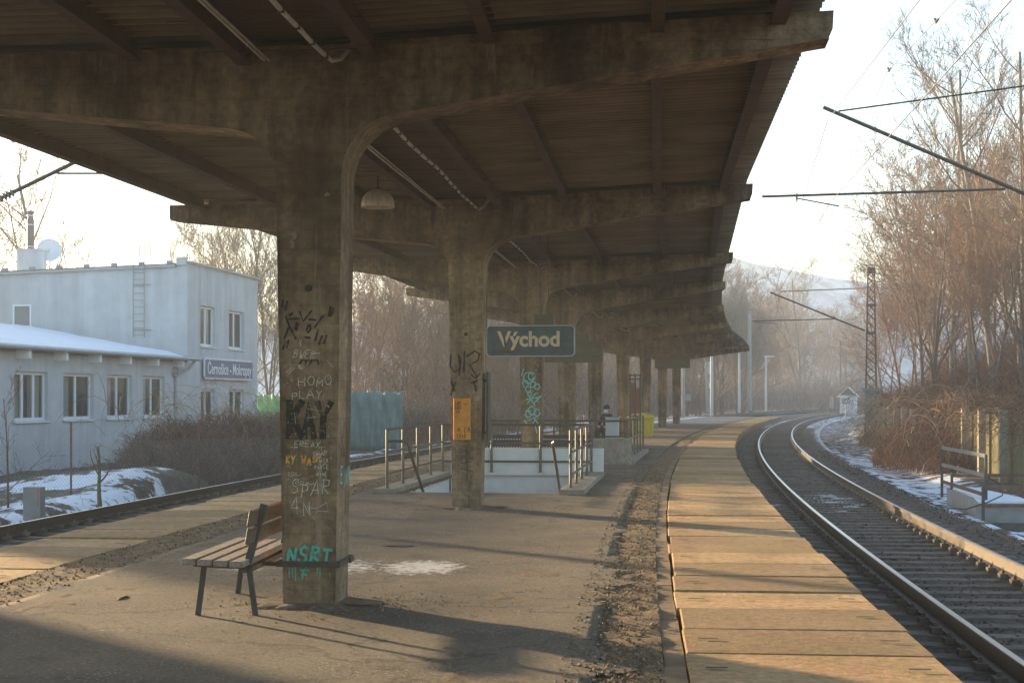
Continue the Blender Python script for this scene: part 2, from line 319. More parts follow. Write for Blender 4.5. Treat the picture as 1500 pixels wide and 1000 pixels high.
# ------------------------------------------------------------------ track geometry
_p = np.array([(-30, 1.4), (-10, 2.45), (5, 3.28), (11, 3.70), (15.4, 4.04), (20.8, 4.52), (27, 5.18), (35, 6.15), (45, 7.5), (55.5, 9.05), (68, 11.0), (81.7, 13.5), (106.8, 18.5), (138.9, 25.8), (173.6, 35.2), (219, 50), (300, 82), (400, 132)], float)
_w = np.array([.3, .5, 1, 3, 3, 3, 3, 3, 3, 3, 3, 2, 2, 1, 1, .7, .3, .2]); _w[:] = _w
_pc = np.polyfit(_p[:, 0]/100, _p[:, 1], 5, w=_w)
def rx(Y): return float(np.polyval(_pc, Y/100))
def rt(Y):
    s = (rx(Y+.5)-rx(Y-.5)); v = Vector((s, 1, 0)); return v.normalized()
def P(off, Y, z=0.0):
    t = rt(Y); n = Vector((t.y, -t.x, 0)); return Vector((rx(Y), Y, z))+n*off
def fr(Y):                                              # rotation about z of the local frame
    t = rt(Y); return -math.atan2(t.x, t.y)

rnd = random.Random(7)
def hnoise(x, y, s=1.0, seed=0):
    from mathutils import noise
    return noise.fractal(Vector((x*s+seed*17.3, y*s-seed*5.1, seed*3.7)), 1.0, 2.0, 4)

def strip(name, offs, Ys, zf, material, snowf=None, skip=None, smooth=True, lab=None):
    vs = []; sn = []
    for Y in Ys:
        for o in offs:
            p = P(o, Y); z = zf(o, Y, p); vs.append((p.x, p.y, z)); sn.append(snowf(o, Y, p) if snowf else 0.0)
    n = len(offs); fs = []
    for j in range(len(Ys)-1):
        for i in range(n-1):
            if skip and skip((offs[i]+offs[i+1])/2, (Ys[j]+Ys[j+1])/2): continue
            a = j*n+i; fs.append((a, a+1, a+n+1, a+n))
    me = bpy.data.meshes.new(name); me.from_pydata(vs, [], fs); me.materials.append(material)
    a = me.attributes.new('snow', 'FLOAT', 'POINT'); a.data.foreach_set('value', np.array(sn, dtype=np.float32))
    if smooth: me.polygons.foreach_set('use_smooth', [True]*len(fs))
    me.update(); o = bpy.data.objects.new(name, me); C.objects.link(o); o['kind'] = 'structure'
    return o
def lin(a, b, n): return [a+(b-a)*i/n for i in range(n+1)]
def smooth01(a, b, x):
    t = max(0, min(1, (x-a)/(b-a))); return t*t*(3-2*t)

W1 = (-7.05, -4.2, 25.2, 31.0); W2 = (-7.05, -3.75, 36.6, 41.6)     # two stairwells (offset, offset, Y, Y)
def inwell(o, Y): return any(w_[0] < o < w_[1] and w_[2] < Y < w_[3] for w_ in (W1, W2))
EDGE_R, SLAB_R, KERB_R = -.88, -2.43, -2.58
EDGE_L, SLAB_L = -9.60, -8.28
RUBL_R, RUBL_L = -3.12, -7.55
PEND = 132

# ------------------------------------------------------------------ ground sheet
def ground_z(o, Y, p):
    z = -.66
    if o > 3.4: z = -.66-.25*smooth01(2.6, 4.2, o)+.25*smooth01(4.4, 6.2, o)+.06*hnoise(p.x, p.y, .8, 1)
    if o > 6.4: z += 1.5*smooth01(6.9, 11, o)+.03*min(o-6.4, 60)+.25*hnoise(p.x, p.y, .12, 2)
    if o < -13.8:
        z = -.66+.26*smooth01(-13.4, -14.2, o)*0+.08*hnoise(p.x, p.y, .7, 3)
        z += .22*math.exp(-((o+14.6)/.7)**2)
        d2 = ((p.x+9.7)/2.6)**2+((p.y-35.5)/2.4)**2; z += .56*math.exp(-d2)
    if -13.8 <= o <= 2.6: z = -.75
    far = max(0, Y-230); z += far*.004
    return z
def ground_snow(o, Y, p):
    s = 0.0
    if o > 2.5: s = (.535 if 20 < Y < 66 else .46)*smooth01(2.4, 3.2, o)*(1-smooth01(5.2, 7.0, o))
    if o > 6: s = .12
    if o < -13.6:
        s = .52*math.exp(-((o+14.5)/.6)**2)
        s = max(s, .58*math.exp(-(((p.x+9.5)/2.3)**2+((p.y-34.0)/2.0)**2)))
        if Y < 33: s = max(s, .50)
        s = max(s, .18)
    if Y > 95 and -20 < o < -9: s = max(s, .56)
    return s
go = sorted(set([-450, -300, -200, -140, -100, -80, -65, -55, -48]+lin(-42, -20, 30)+lin(-20, -12.6, 32)+[-11, -9.2, W1[0]-.4, -6, -5, W1[1]+.4, -3.4, -2, 0, 2]+lin(2.6, 12, 40)+lin(13, 40, 20)+[48, 60, 80, 110, 150, 220, 320, 450]))
gy = sorted(set([-60, -40, -25, -15]+lin(-8, 20, 28)+lin(20.5, 70, 160)+[W1[2]-.4, W1[3]+.4, W2[2]-.4, W2[3]+.4]+lin(71, 120, 50)+lin(123, 200, 24)+[220, 250, 290, 340, 400, 480, 560, 620]))
def gskip(o, Y): return any(w_[0]-.4 <= o <= w_[1]+.4 and w_[2]-.4 <= Y <= w_[3]+.4 for w_ in (W1, W2))
# straight far part: bend is evaluated only up to 230 m, then continued along the tangent
_P = P
def P(off, Y, z=0.0):
    if Y <= 230:
        Yc = max(Y, -20); p = _P(off, Yc, z)
        if Y < -20: p = p+rt(-20)*(Y+20)
        return p
    p = _P(off, 230, z); return p+rt(230)*((Y-230)*1.0)
_P2 = P
def ground_strip():
    vs = []; sn = []; offs = go; n = len(offs)
    for Y in gy:
        for o in offs:
            oo = max(-60, min(60, o)); p = P(oo, Y)
            if abs(o) > 60: p.x += (o-oo)
            vs.append((p.x, p.y, ground_z(o, Y, p))); sn.append(ground_snow(o, Y, p))
    fs = []
    for j in range(len(gy)-1):
        for i in range(n-1):
            if gskip((offs[i]+offs[i+1])/2, (gy[j]+gy[j+1])/2): continue
            a = j*n+i; fs.append((a, a+1, a+n+1, a+n))
    me = bpy.data.meshes.new('ground'); me.from_pydata(vs, [], fs); me.materials.append(M_ground)
    a = me.attributes.new('snow', 'FLOAT', 'POINT'); a.data.foreach_set('value', np.array(sn, dtype=np.float32))
    me.polygons.foreach_set('use_smooth', [True]*len(fs)); me.update()
    o = bpy.data.objects.new('ground', me); C.objects.link(o); o['kind'] = 'structure'
ground_strip()

# ------------------------------------------------------------------ ballast beds
by = lin(-12, 60, 288)+lin(61, 140, 79)[0:]+lin(143, 330, 60)
by = sorted(set(by))
def bedz(c):
    def f(o, Y, p):
        x = abs(o-c); z = -.455 if x < 1.75 else -.455-.42*smooth01(1.75, 2.9, x)
        if x < .65: z -= .02
        return z+.025*hnoise(p.x, p.y, 3.0, 5)
    return f
def snow_r(o, Y, p):
    s = 0.0
    if o > 1.9: s = .56*math.exp(-((o-3.0)/.75)**2)*(1 if Y > 24 else .75)
    s = max(s, .70*math.exp(-(((o-.72)/.80)**2+((Y-31)/4)**2)))
    s = max(s, .56*math.exp(-(((o+.5)/.3)**2+((Y-29)/2)**2)))
    if Y > 105: s = max(s, .50 if (o < -.2 or o > 1.9) else .25)
    return s
def snow_l(o, Y, p):
    s = 0.0
    if o < -13.1: s = .50*smooth01(-13.1, -13.5, o)
    if Y > 70: s = max(s, .28)
    return s
strip('ballast_bed_right', lin(-1.1, 3.7, 26), by, bedz(.72), M_ballast, snow_r)
strip('ballast_bed_left', lin(-14.2, -9.2, 26), by, bedz(-11.2), M_ballast, snow_l)

# ------------------------------------------------------------------ platform body, verge bands, slabs
py = sorted(set(lin(-12, 45, 520)+lin(45.3, PEND, 200)+[W1[2], W1[3], W2[2], W2[3]]))
def spill(o, Y, p):
    s = .66*math.exp(-(((p.x+.86)/.70)**2+((p.y-14.5)/1.0)**2)**1.2)
    s = max(s, .60*math.exp(-(((p.x+1.6)/.9)**2+((p.y-14.6)/1.3)**2)))
    s = max(s, .58*math.exp(-(((p.x+2.5)/.5)**2+((p.y-14.3)/.5)**2)))
    if Y > 75: s = max(s, .62*math.exp(-((o+7.6)/.8)**2))
    if Y > 95: s = max(s, .50)
    return s
ao = sorted(set(lin(RUBL_L-.25, W1[0], 6)+lin(W1[0], W1[1], 24)+[W2[1]]+lin(W1[1], RUBL_R+.25, 12)+[-6.0]))
def edge_jit(Y, s): return .32*hnoise(Y, s*3.3, .55, 8)+.15*hnoise(Y, s*7.7, 2.6, 9)+.07*hnoise(Y, s*2.7, 9.0, 10)
def az(o, Y, p):
    z = .006*hnoise(p.x, p.y, .9, 11)
    # sagging verge line
    return z
# rubble first (lower), asphalt laid over it with a ragged edge
def asphalt():
    vs = []; sn = []; n = len(ao); fs = []
    for Y in py:
        for i, o in enumerate(ao):
            oo = o
            if i == 0: oo = RUBL_L+edge_jit(Y, 1)
            if i == n-1: oo = RUBL_R+edge_jit(Y, 2)*1.3-.05
            p = P(oo, Y); z = az(oo, Y, p)
            if i in (0, n-1): z -= .002
            vs.append((p.x, p.y, z)); sn.append(spill(oo, Y, p))
    for j in range(len(py)-1):
        for i in range(n-1):
            if inwell((ao[i]+ao[i+1])/2, (py[j]+py[j+1])/2): continue
            a = j*n+i; fs.append((a, a+1, a+n+1, a+n))
    me = bpy.data.meshes.new('platform'); me.from_pydata(vs, [], fs); me.materials.append(M_asph)
    a = me.attributes.new('snow', 'FLOAT', 'POINT'); a.data.foreach_set('value', np.array(sn, dtype=np.float32))
    me.polygons.foreach_set('use_smooth', [True]*len(fs)); me.update()
    o = bpy.data.objects.new('platform', me); C.objects.link(o); o['kind'] = 'structure'
asphalt()
def rz(o, Y, p): return -.010+.022*hnoise(p.x, p.y, 7, 12)+.012*hnoise(p.x, p.y, 1.2, 13)
ry = lin(-12, 45, 480)+lin(45.3, PEND, 180)
strip('verge_right', lin(KERB_R, RUBL_R-.85, 26), ry, rz, M_rubble, lambda o, Y, p: .3 if Y > 90 else 0)
strip('verge_left', lin(RUBL_L+.7, SLAB_L, 22), ry, rz, M_rubble, lambda o, Y, p: .60 if Y > 72 else 0)
# platform faces under the slabs
mb = MB()
ys = lin(-12, PEND, 150)
for a, b in zip(ys[:-1], ys[1:]):
    for o1, o2 in ((EDGE_R-.18, EDGE_R-.42), (EDGE_L+.42, EDGE_L+.18)):
        vs = [P(o1, a, -.8), P(o1, b, -.8), P(o1, b, -.14), P(o1, a, -.14), P(o2, a, -.8), P(o2, b, -.8), P(o2, b, -.14), P(o2, a, -.14)]
        mb.add(vs, [(0, 1, 2, 3), (7, 6, 5, 4)])
o = obj('platform_wall', mb, M_kerb); o['kind'] = 'structure'
# slabs: every one with its own tone, tilt and lifting slots
def slabs(name, o1, o2, y0, y1, seed):
    rr = random.Random(seed); mb = MB(); slots = MB(); Y = y0
    while Y < y1:
        L = 1.02+rr.uniform(-.02, .03); g = rr.choice([.010, .016, .02, .035, .05]); mb.col = rr.random()
        zt = rr.uniform(-.014, .008); tl = rr.uniform(-.006, .006); th = .14
        e = rr.uniform(-.02, .02)
        a = [P(o1+e, Y+g, zt), P(o2+e, Y+g, zt+tl), P(o2+e, Y+L, zt+tl), P(o1+e, Y+L, zt)]
        cen = sum(a, Vector())/4; bv = .012
        top = [q+(cen-q).normalized()*bv for q in a]
        vs = [Vector(q) for q in top]+[q-Vector((0, 0, bv)) for q in a]+[q-Vector((0, 0, th)) for q in a]
        mb.add(vs, [(0, 1, 2, 3), (0, 4, 5, 1), (1, 5, 6, 2), (2, 6, 7, 3), (3, 7, 4, 0), (4, 8, 9, 5), (5, 9, 10, 6), (6, 10, 11, 7), (7, 11, 8, 4), (8, 11, 10, 9)])
        if Y < 45:
            for oo in (min(o1, o2)+.16, max(o1, o2)-.2):
                if rr.random() < .85:
                    c = P(oo, Y+L*.5+rr.uniform(-.1, .1), zt+.012)
                    t = rt(Y); n = Vector((t.y, -t.x, 0)); hw = .065; hl = .022
                    slots.add([c-n*hw-t*hl, c+n*hw-t*hl, c+n*hw+t*hl, c-n*hw+t*hl], [(0, 1, 2, 3)])
        Y += L
    o = obj(name, mb, M_slab); o['kind'] = 'structure'
    s = obj('lifting_slot', slots, M_black, o)
slabs('edge_paving_right', SLAB_R, EDGE_R, -10, PEND, 3)
slabs('edge_paving_left', EDGE_L, SLAB_L, -10, PEND, 4)
# kerb row between slabs and the crumbled verge
mb = MB(); rr = random.Random(5); Y = -10
while Y < PEND:
    mb.col = rr.random(); L = 1.0; e = rr.uniform(-.006, .006); z = rr.uniform(-.020, -.012)
    a = [P(KERB_R+e, Y+.003, z), P(SLAB_R-.02+e, Y+.003, z), P(SLAB_R-.02+e, Y+L-.003, z), P(KERB_R+e, Y+L-.003, z)]
    mb.add(a+[q-Vector((0, 0, .15)) for q in a], [(0, 1, 2, 3), (0, 4, 5, 1), (1, 5, 6, 2), (2, 6, 7, 3), (3, 7, 4, 0)]); Y += L
M_kerbrow = mat('kerb_row', (.20, .125, .065), .92, nscale=2, col2=(.34, .225, .12), bump=.6, bscale=40, var=.15)
o = obj('kerb_row', mb, M_kerbrow); o['kind'] = 'structure'

# loose stones
def stones(name, n, pos, smin, smax, material, seed, label, cat):
    rr = random.Random(seed); mb = MB()
    for i in range(n):
        p, zb = pos(rr); s = rr.uniform(smin, smax)*(1 if rr.random() < .8 else 1.4); mb.col = rr.random()
        q = Quaternion((rr.uniform(-1, 1), rr.uniform(-1, 1), rr.uniform(-1, 1)), rr.uniform(0, 6.28)) if True else None
        q = Quaternion(Vector((rr.uniform(-1, 1), rr.uniform(-1, 1), rr.uniform(-1, 1)+.01)).normalized(), rr.uniform(0, 6.28))
        base = [Vector(v_) for v_ in ((1, .2, .1), (-.9, .3, 0), (.1, 1, -.2), (0, -.9, .2), (.2, .1, .8), (-.1, 0, -.7))]
        vs = [Vector((p.x, p.y, zb))+(q @ (b_*s*rr.uniform(.7, 1.15))) for b_ in base]
        mb.add(vs, [(0, 2, 4), (2, 1, 4), (1, 3, 4), (3, 0, 4), (2, 0, 5), (1, 2, 5), (3, 1, 5), (0, 3, 5)])
    o = obj(name, mb, material); tag(o, label, cat, kind='stuff'); return o
def nearY(rr, a, b): return a+(b-a)*rr.random()**1.8
def pr(rr):
    Y = nearY(rr, 6, 60); o = rr.uniform(-1.0, 3.3); p = P(o, Y); x = abs(o-.72)
    z = -.468 if x < 1.45 else (-.445 if x < 1.75 else -.445-.42*smooth01(1.75, 2.9, x))
    return p, z
stones('ballast_stones', 14000, pr, .012, .032, M_stone, 21, 'dark loose ballast stones around the sleepers of the right hand track', 'ballast')
def pl(rr):
    Y = nearY(rr, 12, 60); o = rr.uniform(-13.9, -10.3); p = P(o, Y); x = abs(o+11.2)
    return p, (-.468 if x < 1.45 else -.445 if x < 1.75 else -.44-.42*smooth01(1.75, 2.9, x))
stones('ballast_stones', 8000, pl, .015, .04, M_stone, 22, 'dark loose ballast stones around the sleepers of the left hand track', 'ballast')
def pv(rr):
    Y = nearY(rr, 6, 34); o = rr.uniform(RUBL_R-.08, KERB_R) if rr.random() < .65 else rr.uniform(SLAB_L, RUBL_L-.05)
    return P(o, Y), rr.uniform(-.018, .008)
stones('tarmac_crumbs', 9000, pv, .006, .018, M_grit, 23, 'brown crumbs of broken tarmac along the edge paving', 'rubble')
cpos = [(-1.53, 11.93), (-.64, 22.35), (.435, 32.75), (1.56, 43.2), (2.93, 53.65), (4.65, 64.1), (6.5, 74.5), (8.35, 84.9), (10.25, 95.3)]
def pc(rr):
    k = 0 if rr.random() < .75 else 1; r = abs(rr.gauss(.35, .3)); a = rr.uniform(0, 6.28)
    return Vector((cpos[k][0]+.25+r*1.4*math.cos(a), cpos[k][1]-.1+r*math.sin(a), 0)), .004
stones('tarmac_crumbs', 1300, pc, .003, .009, M_grit, 24, 'scattered grit round the foot of the nearest pillars', 'rubble')
def pg(rr): return P(rr.uniform(-7.3, -3.6), nearY(rr, 6.5, 30)), .004
def pg2(rr):
    while True:
        p, z = pg(rr)
        if not (W1[2]-.3 < p.y): return p, z
M_pale = mat('pale_grit', (.30, .24, .17), .9, var=.6)
stones('platform_grit', 2600, pg2, .002, .006, M_pale, 25, 'fine pale grit lying on the worn asphalt platform', 'grit')

# ------------------------------------------------------------------ tracks
def rail_profile():
    return [(-.075, 0), (.075, 0), (.075, .012), (.012, .03), (.010, .115), (.036, .128), (.036, .165), (-.036, .165), (-.036, .128), (-.010, .115), (-.012, .03), (-.075, .012)]
def make_track(cen, label, y0, y1, ztop, side, seed):
    t = empty('railway_track', P(cen, 20, ztop-.17), 0, label, 'railway track')
    ys = lin(y0, 110, int((110-y0)/.8))+lin(112, y1, int((y1-112)/3)); pf = rail_profile()
    for o_ in (-.7535, .7535):
        mb = MB(); hd = MB(); vs = []; n = len(pf)
        for Y in ys:
            for (a, z) in pf: vs.append(P(cen+o_+a, Y, ztop-.165+z))
        mb.add(vs, [(j*n+i, j*n+(i+1) % n, (j+1)*n+(i+1) % n, (j+1)*n+i) for j in range(len(ys)-1) for i in range(n)])
        r = obj('rail', mb, M_rail, t, True)
        vs = []
        hp = [(-.026, .0), (-.024, .004), (.024, .004), (.026, .0)]
        for Y in ys:
            for (a, z) in hp: vs.append(P(cen+o_+a, Y, ztop+z))
        hd.add(vs, [(j*4+i, j*4+i+1, (j+1)*4+i+1, (j+1)*4+i) for j in range(len(ys)-1) for i in range(3)])
        obj('running_surface', hd, M_railhead, r, True)
    rr = random.Random(seed); Y = y0+.3; k = 0; rest = MB(); clips_far = MB()
    while Y < 230:
        zt = ztop-.172; e = rr.uniform(-.02, .02); ang = fr(Y)+rr.uniform(-.008, .008); c = P(cen, Y+e)
        near = (5 if side > 0 else 10) <= Y and k < 100
        m = MB() if near else rest; m.col = rr.random()
        T = Matrix.Translation((c.x, c.y, zt)) @ Matrix.Rotation(ang, 4, 'Z')
        pr_ = [(-.14, -.14), (.14, -.14), (.11, 0), (-.11, 0)]
        vs = []
        for x in (-1.3, -.45, .45, 1.3):
            dz = -.025 if abs(x) < .5 else 0
            vs += [T @ Vector((x, a, b+(dz if b == 0 else 0))) for a, b in pr_]
        m.add(vs, [(i*4+j, i*4+(j+1) % 4, (i+1)*4+(j+1) % 4, (i+1)*4+j) for i in range(3) for j in range(4)]+[(0, 3, 2, 1), (12, 13, 14, 15)])
        if Y < 70:
            for x in (-.7535, .7535):
                for s_ in (-1, 1):
                    m.box((x+s_*.13, 0, .02), (.09, .13, .05), T); m.tube([T @ Vector((x+s_*.13, 0, .04)), T @ Vector((x+s_*.13, 0, .085))], [.022, .018], 6)
        if near: obj('sleeper', m, M_sleeper, t, True); k += 1
        Y += .6
    s = obj('sleepers_row', rest, M_sleeper, t, True); s['kind'] = 'stuff'
    return t
make_track(.72, 'curving railway track with shiny rails right of the platform', -8, 330, -.26, 1, 31)
make_track(-11.12, 'railway track with one bright rail left of the platform below the grey building', -8, 330, -.225, -1, 32)

# ------------------------------------------------------------------ canopy
frames = []
th = [6.0, 6.5, 7.5, 8.0, 9.5, 10.5, 10.5, 10.8, 11]
hr = [3.95, 4.1, 4.25, 4.42, 4.45, 4.35, 4.25, 4.5, 4.5]
hl = [4.45, 4.45, 4.45, 4.6, 4.5, 4.5, 4.5, 4.5, 4.5]
dz = [0, .17, .2, .3, .27, .24, .22, .22, .22]
zr_ = [4.47, 4.47, 4.45, 4.53, 4.53, 4.5, 4.5, 4.5, 4.5]
frames.append(dict(c=(-3.05, -8.9), a=5.5, hr=3.9, hl=4.45, dz=0, zr=4.45, zl=4.3))
frames.append(dict(c=(-2.33, 1.5), a=5.5, hr=3.9, hl=4.45, dz=0, zr=4.45, zl=4.3))
for i in range(9):
    frames.append(dict(c=cpos[i], a=th[i], hr=hr[i], hl=hl[i], dz=dz[i], zr=zr_[i], zl=4.29 if i < 2 else 4.45))
ZM = 4.30
for f in frames:
    a = -R(f['a']); f['u'] = Vector((math.cos(a), math.sin(a), 0)); f['v'] = Vector((-math.sin(a), math.cos(a), 0)); f['o'] = Vector((*f['c'], 0))
canopy = empty('platform_canopy', (-.64, 22.35, 0), 0, 'long brown concrete canopy on a row of pillars with corrugated roof over the platform', 'canopy')
def arc(cx, cz, rx_, rz_, a0, a1, n): return [(cx+rx_*math.cos(a0+(a1-a0)*i/n), cz+rz_*math.sin(a0+(a1-a0)*i/n)) for i in range(n+1)]
pillars = []
for k, f in enumerate(frames):
    d = f['dz']; wb, wt = .20, .255
    HR, HL = f['hr'], f['hl']; zr = f['zr']+d; zl = f['zl']+d
    zc = 3.30+d; ru = .42; rv = .40
    # arc from (wt, zc) curving out to the beam underside
    right = [(wt+.50*(1-math.cos(t)), zc+.475*math.sin(t)) for t in lin(0, math.pi/2*.93, 10)]
    left = [(-(wt+ru*(1-math.cos(t))), zc-.02+rv*math.sin(t)) for t in lin(0, math.pi/2*.93, 9)]
    poly = [(-wb, -.3), (wb, -.3), (wb+.003, .02)]+right+[(HR-.03, zr-.20), (HR, zr-.13), (HR, zr), (HR*.5, (zr+ZM+d)/2+.01), (.3, ZM+d), (-.3, ZM+d), (-HL*.5, (zl+ZM+d)/2), (-HL, zl), (-HL, zl-.19), (-HL+.03, zl-.22)]+left[::-1]+[(-wb-.003, .02)]
    # tapered thickness: thick column, slimmer beam
    n = len(poly); vs = []
    for sgn in (-1, 1):
        for (x, z) in poly:
            t = .235 if abs(x) < .3 else .235-.075*min(1, (abs(x)-.3)/3.0)
            if z < 1.0 and abs(x) < .3: t -= .02
            vs.append(f['o']+f['u']*x+f['v']*(sgn*t)+Vector((0, 0, z)))
    mb = MB()
    # triangulate faces through bmesh-free fan strips: split polygon into column, knee and arms
    import mathutils.geometry as mg
    tri = mg.tessellate_polygon([[Vector((x, z, 0)) for x, z in poly]])
    fs = []
    for a, b, c in tri:
        pa, pb, pc_ = poly[a], poly[b], poly[c]
        cr = (pb[0]-pa[0])*(pc_[1]-pa[1])-(pb[1]-pa[1])*(pc_[0]-pa[0])
        if cr < 0: a, b, c = a, c, b
        fs.append((a, b, c)); fs.append((a+n, c+n, b+n))
    for i in range(n): fs.append((i, i+n, (i+1) % n+n, (i+1) % n))
    fs = [f_ if len(f_) == 3 else f_[::-1] for f_ in fs]
    mb.add(vs, fs)
    # pale patches under the purlin seats
    p = obj('pillar', mb, M_conc, canopy, True)
    if k == 2: p['label'] = 'nearest pillar, covered in black, white and green graffiti'
    if k == 3: p['label'] = 'second pillar with an orange box hung on it'
    if k == 4: p['label'] = 'third pillar with turquoise scribbles'
    bv = p.modifiers.new('bevel', 'BEVEL'); bv.width = .018; bv.segments = 2; bv.limit_method = 'ANGLE'; bv.angle_limit = R(40)
    pillars.append(p)
    rs_ = random.Random(900+k)
    if 2 <= k <= 6:
        st = MB()
        for q in range(16):                             # spalled pale patches with ragged edges on the front face
            zc_ = rs_.uniform(.05, 3.2); xc_ = rs_.choice([-1, 1])*rs_.uniform(.10, .19); w_ = rs_.uniform(.008, .03); h_ = rs_.uniform(.015, .05); n_ = 11; t_ = .235 if zc_ > 1 else .235-.02*(1-zc_/1.0)*0
            ctr = f['o']+f['u']*xc_-f['v']*(.2385)+Vector((0, 0, zc_))
            st.add([ctr+f['u']*(w_*math.cos(6.283*i/n_)*rs_.uniform(.5, 1.2))+Vector((0, 0, h_*math.sin(6.283*i/n_)*rs_.uniform(.6, 1.2))) for i in range(n_)], [tuple(range(n_))])
        c_ = obj('spalled_patch', st, M_chip, p, True); c_['kind'] = 'stuff'
    # round socket hole + footing rubble collar
    if k >= 2:
        h = MB()
        h.tube([f['o']-f['v']*.215+Vector((0, 0, 2.44+d*.5)), f['o']-f['v']*.2425+Vector((0, 0, 2.44+d*.5))], .027, 12)
        obj('socket', h, M_black, p, True)
def canopy_pt(s, u, below=0.0):
    """s: frame index (float); u in -1..1; returns roof-sheet position"""
    i = max(0, min(len(frames)-2, int(math.floor(s)))); t = s-i; A, B = frames[i], frames[i+1]
    def pt(f):
        h = f['hr'] if u > 0 else f['hl']; z0 = ZM+f['dz']; z1 = (f['zr'] if u > 0 else f['zl'])+f['dz']
        return f['o']+f['u']*(u*h*.985)+Vector((0, 0, z0+(z1-z0)*abs(u)+.125-below))
    return pt(A).lerp(pt(B), t)
us = [-1, -.75, -.5, -.25, 0, .25, .5, .75, 1]
rows = []; s = 0.0
nf = len(frames)-1
step = .18/10.4/6
mb = MB(); cnt = int((nf+.12)/step); vs = []
for j in range(cnt+1):
    s = min(j*step, nf+.12); ph = j/6*2*math.pi; zz = .044*math.sin(ph)
    for u in us: p = canopy_pt(s, u); vs.append((p.x, p.y, p.z+zz))
m = len(us); fs = []
for j in range(cnt):
    for i in range(m-1): a = j*m+i; fs.append((a, a+m, a+m+1, a+1))
mb.add(vs, fs)
mb.c = [ .5-.5*math.sin((i_//len(us))/6*2*math.pi) for i_ in range(len(vs))]  # rib shade painted into the sheet's tone: upward folds darker, downward folds lighter
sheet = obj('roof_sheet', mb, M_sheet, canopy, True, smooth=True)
so_ = sheet.modifiers.new('thickness', 'SOLIDIFY'); so_.thickness = .008; so_.offset = 1
# purlins
pu = [-.90, -.63, -.32, .355, .68, .91]
def ibeam(mb, a, b, wd, ht):
    mb.beam(a, b, .012, ht-.02); z = Vector((0, 0, ht/2-.006))
    mb.beam(a+z, b+z, wd, .012); mb.beam(a-z, b-z, wd, .012)
for k in range(len(frames)-1):
    for u in pu:
        mb = MB(); ht = .17
        ibeam(mb, canopy_pt(k+.012, u, .03+ht/2), canopy_pt(k+.988, u, .03+ht/2), .10 if abs(u) < .9 else .12, ht)
        obj('purlin', mb, M_purlin, canopy, True)
    # central pair of channels carrying the cable ladder
    for off in (-.52, .50):
        mb = MB(); A = frames[k]; B = frames[k+1]
        a = A['o']+A['u']*off+A['v']*.17+Vector((0, 0, ZM+A['dz']-.03)); b = B['o']+B['u']*off-B['v']*.17+Vector((0, 0, ZM+B['dz']-.03))
        mb.beam(a, b, .02, .2); z = Vector((0, 0, .095)); mb.beam(a-z, b-z, .11, .012)
        obj('channel', mb, M_purlin, canopy, True)
    A = frames[k]; B = frames[k+1]
    def cp(t, off, z): return (A['o']+A['u']*off).lerp(B['o']+B['u']*off, t)+Vector((0, 0, ZM+A['dz']+(B['dz']-A['dz'])*t+z))
    rr = random.Random(60+k)
    mb = MB(); mb.tube([cp(t, -.34+.006*math.sin(t*9), -.13+.004*rr.uniform(-1, 1)) for t in lin(.02, .97, 14)], .011, 6); mb.tube([cp(t, -.30, -.13+.004*rr.uniform(-1, 1)) for t in lin(.02, .97, 14)], .009, 6)
    obj('conduit', mb, M_cable, canopy, True)
    mb = MB(); pts = [cp(t, .17+.012*math.sin(t*14), -.15+.007*rr.uniform(-1, 1)) for t in lin(.02, .955, 22)]
    pts += [cp(.965, .20, -.155), cp(.975, .25, -.12), cp(.982, .31, -.02), cp(.985, .33, .05)]
    mb.tube(pts, .018, 8); obj('conduit', mb, M_cable, canopy, True)
    mb = MB()
    for t in lin(.06, .95, 10):
        mb.beam(cp(t, -.75, -.105), cp(t, .62, -.105), .018, .006)
    for t in lin(.03, .95, 21):
        mb.box(tuple(cp(t, .17+.012*math.sin(t*14), -.155)), (.05, .02, .045))
    obj('cable_bracket', mb, M_purlin, canopy, True)
    # dark boarded strip above the cables
    mb = MB()
    for t0, t1 in zip(lin(.012, .988, 12)[:-1], lin(.012, .988, 12)[1:]):
        vs = [cp(t0, -.5, .062), cp(t0, .48, .062), cp(t1-.002, .48, .062), cp(t1-.002, -.5, .062)]
        mb.add(vs+[q+Vector((0, 0, .02)) for q in vs], [(0, 3, 2, 1), (4, 5, 6, 7), (0, 1, 5, 4), (1, 2, 6, 5), (2, 3, 7, 6), (3, 0, 4, 7)])
    obj('ceiling_board', mb, M_purlin, canopy, True)

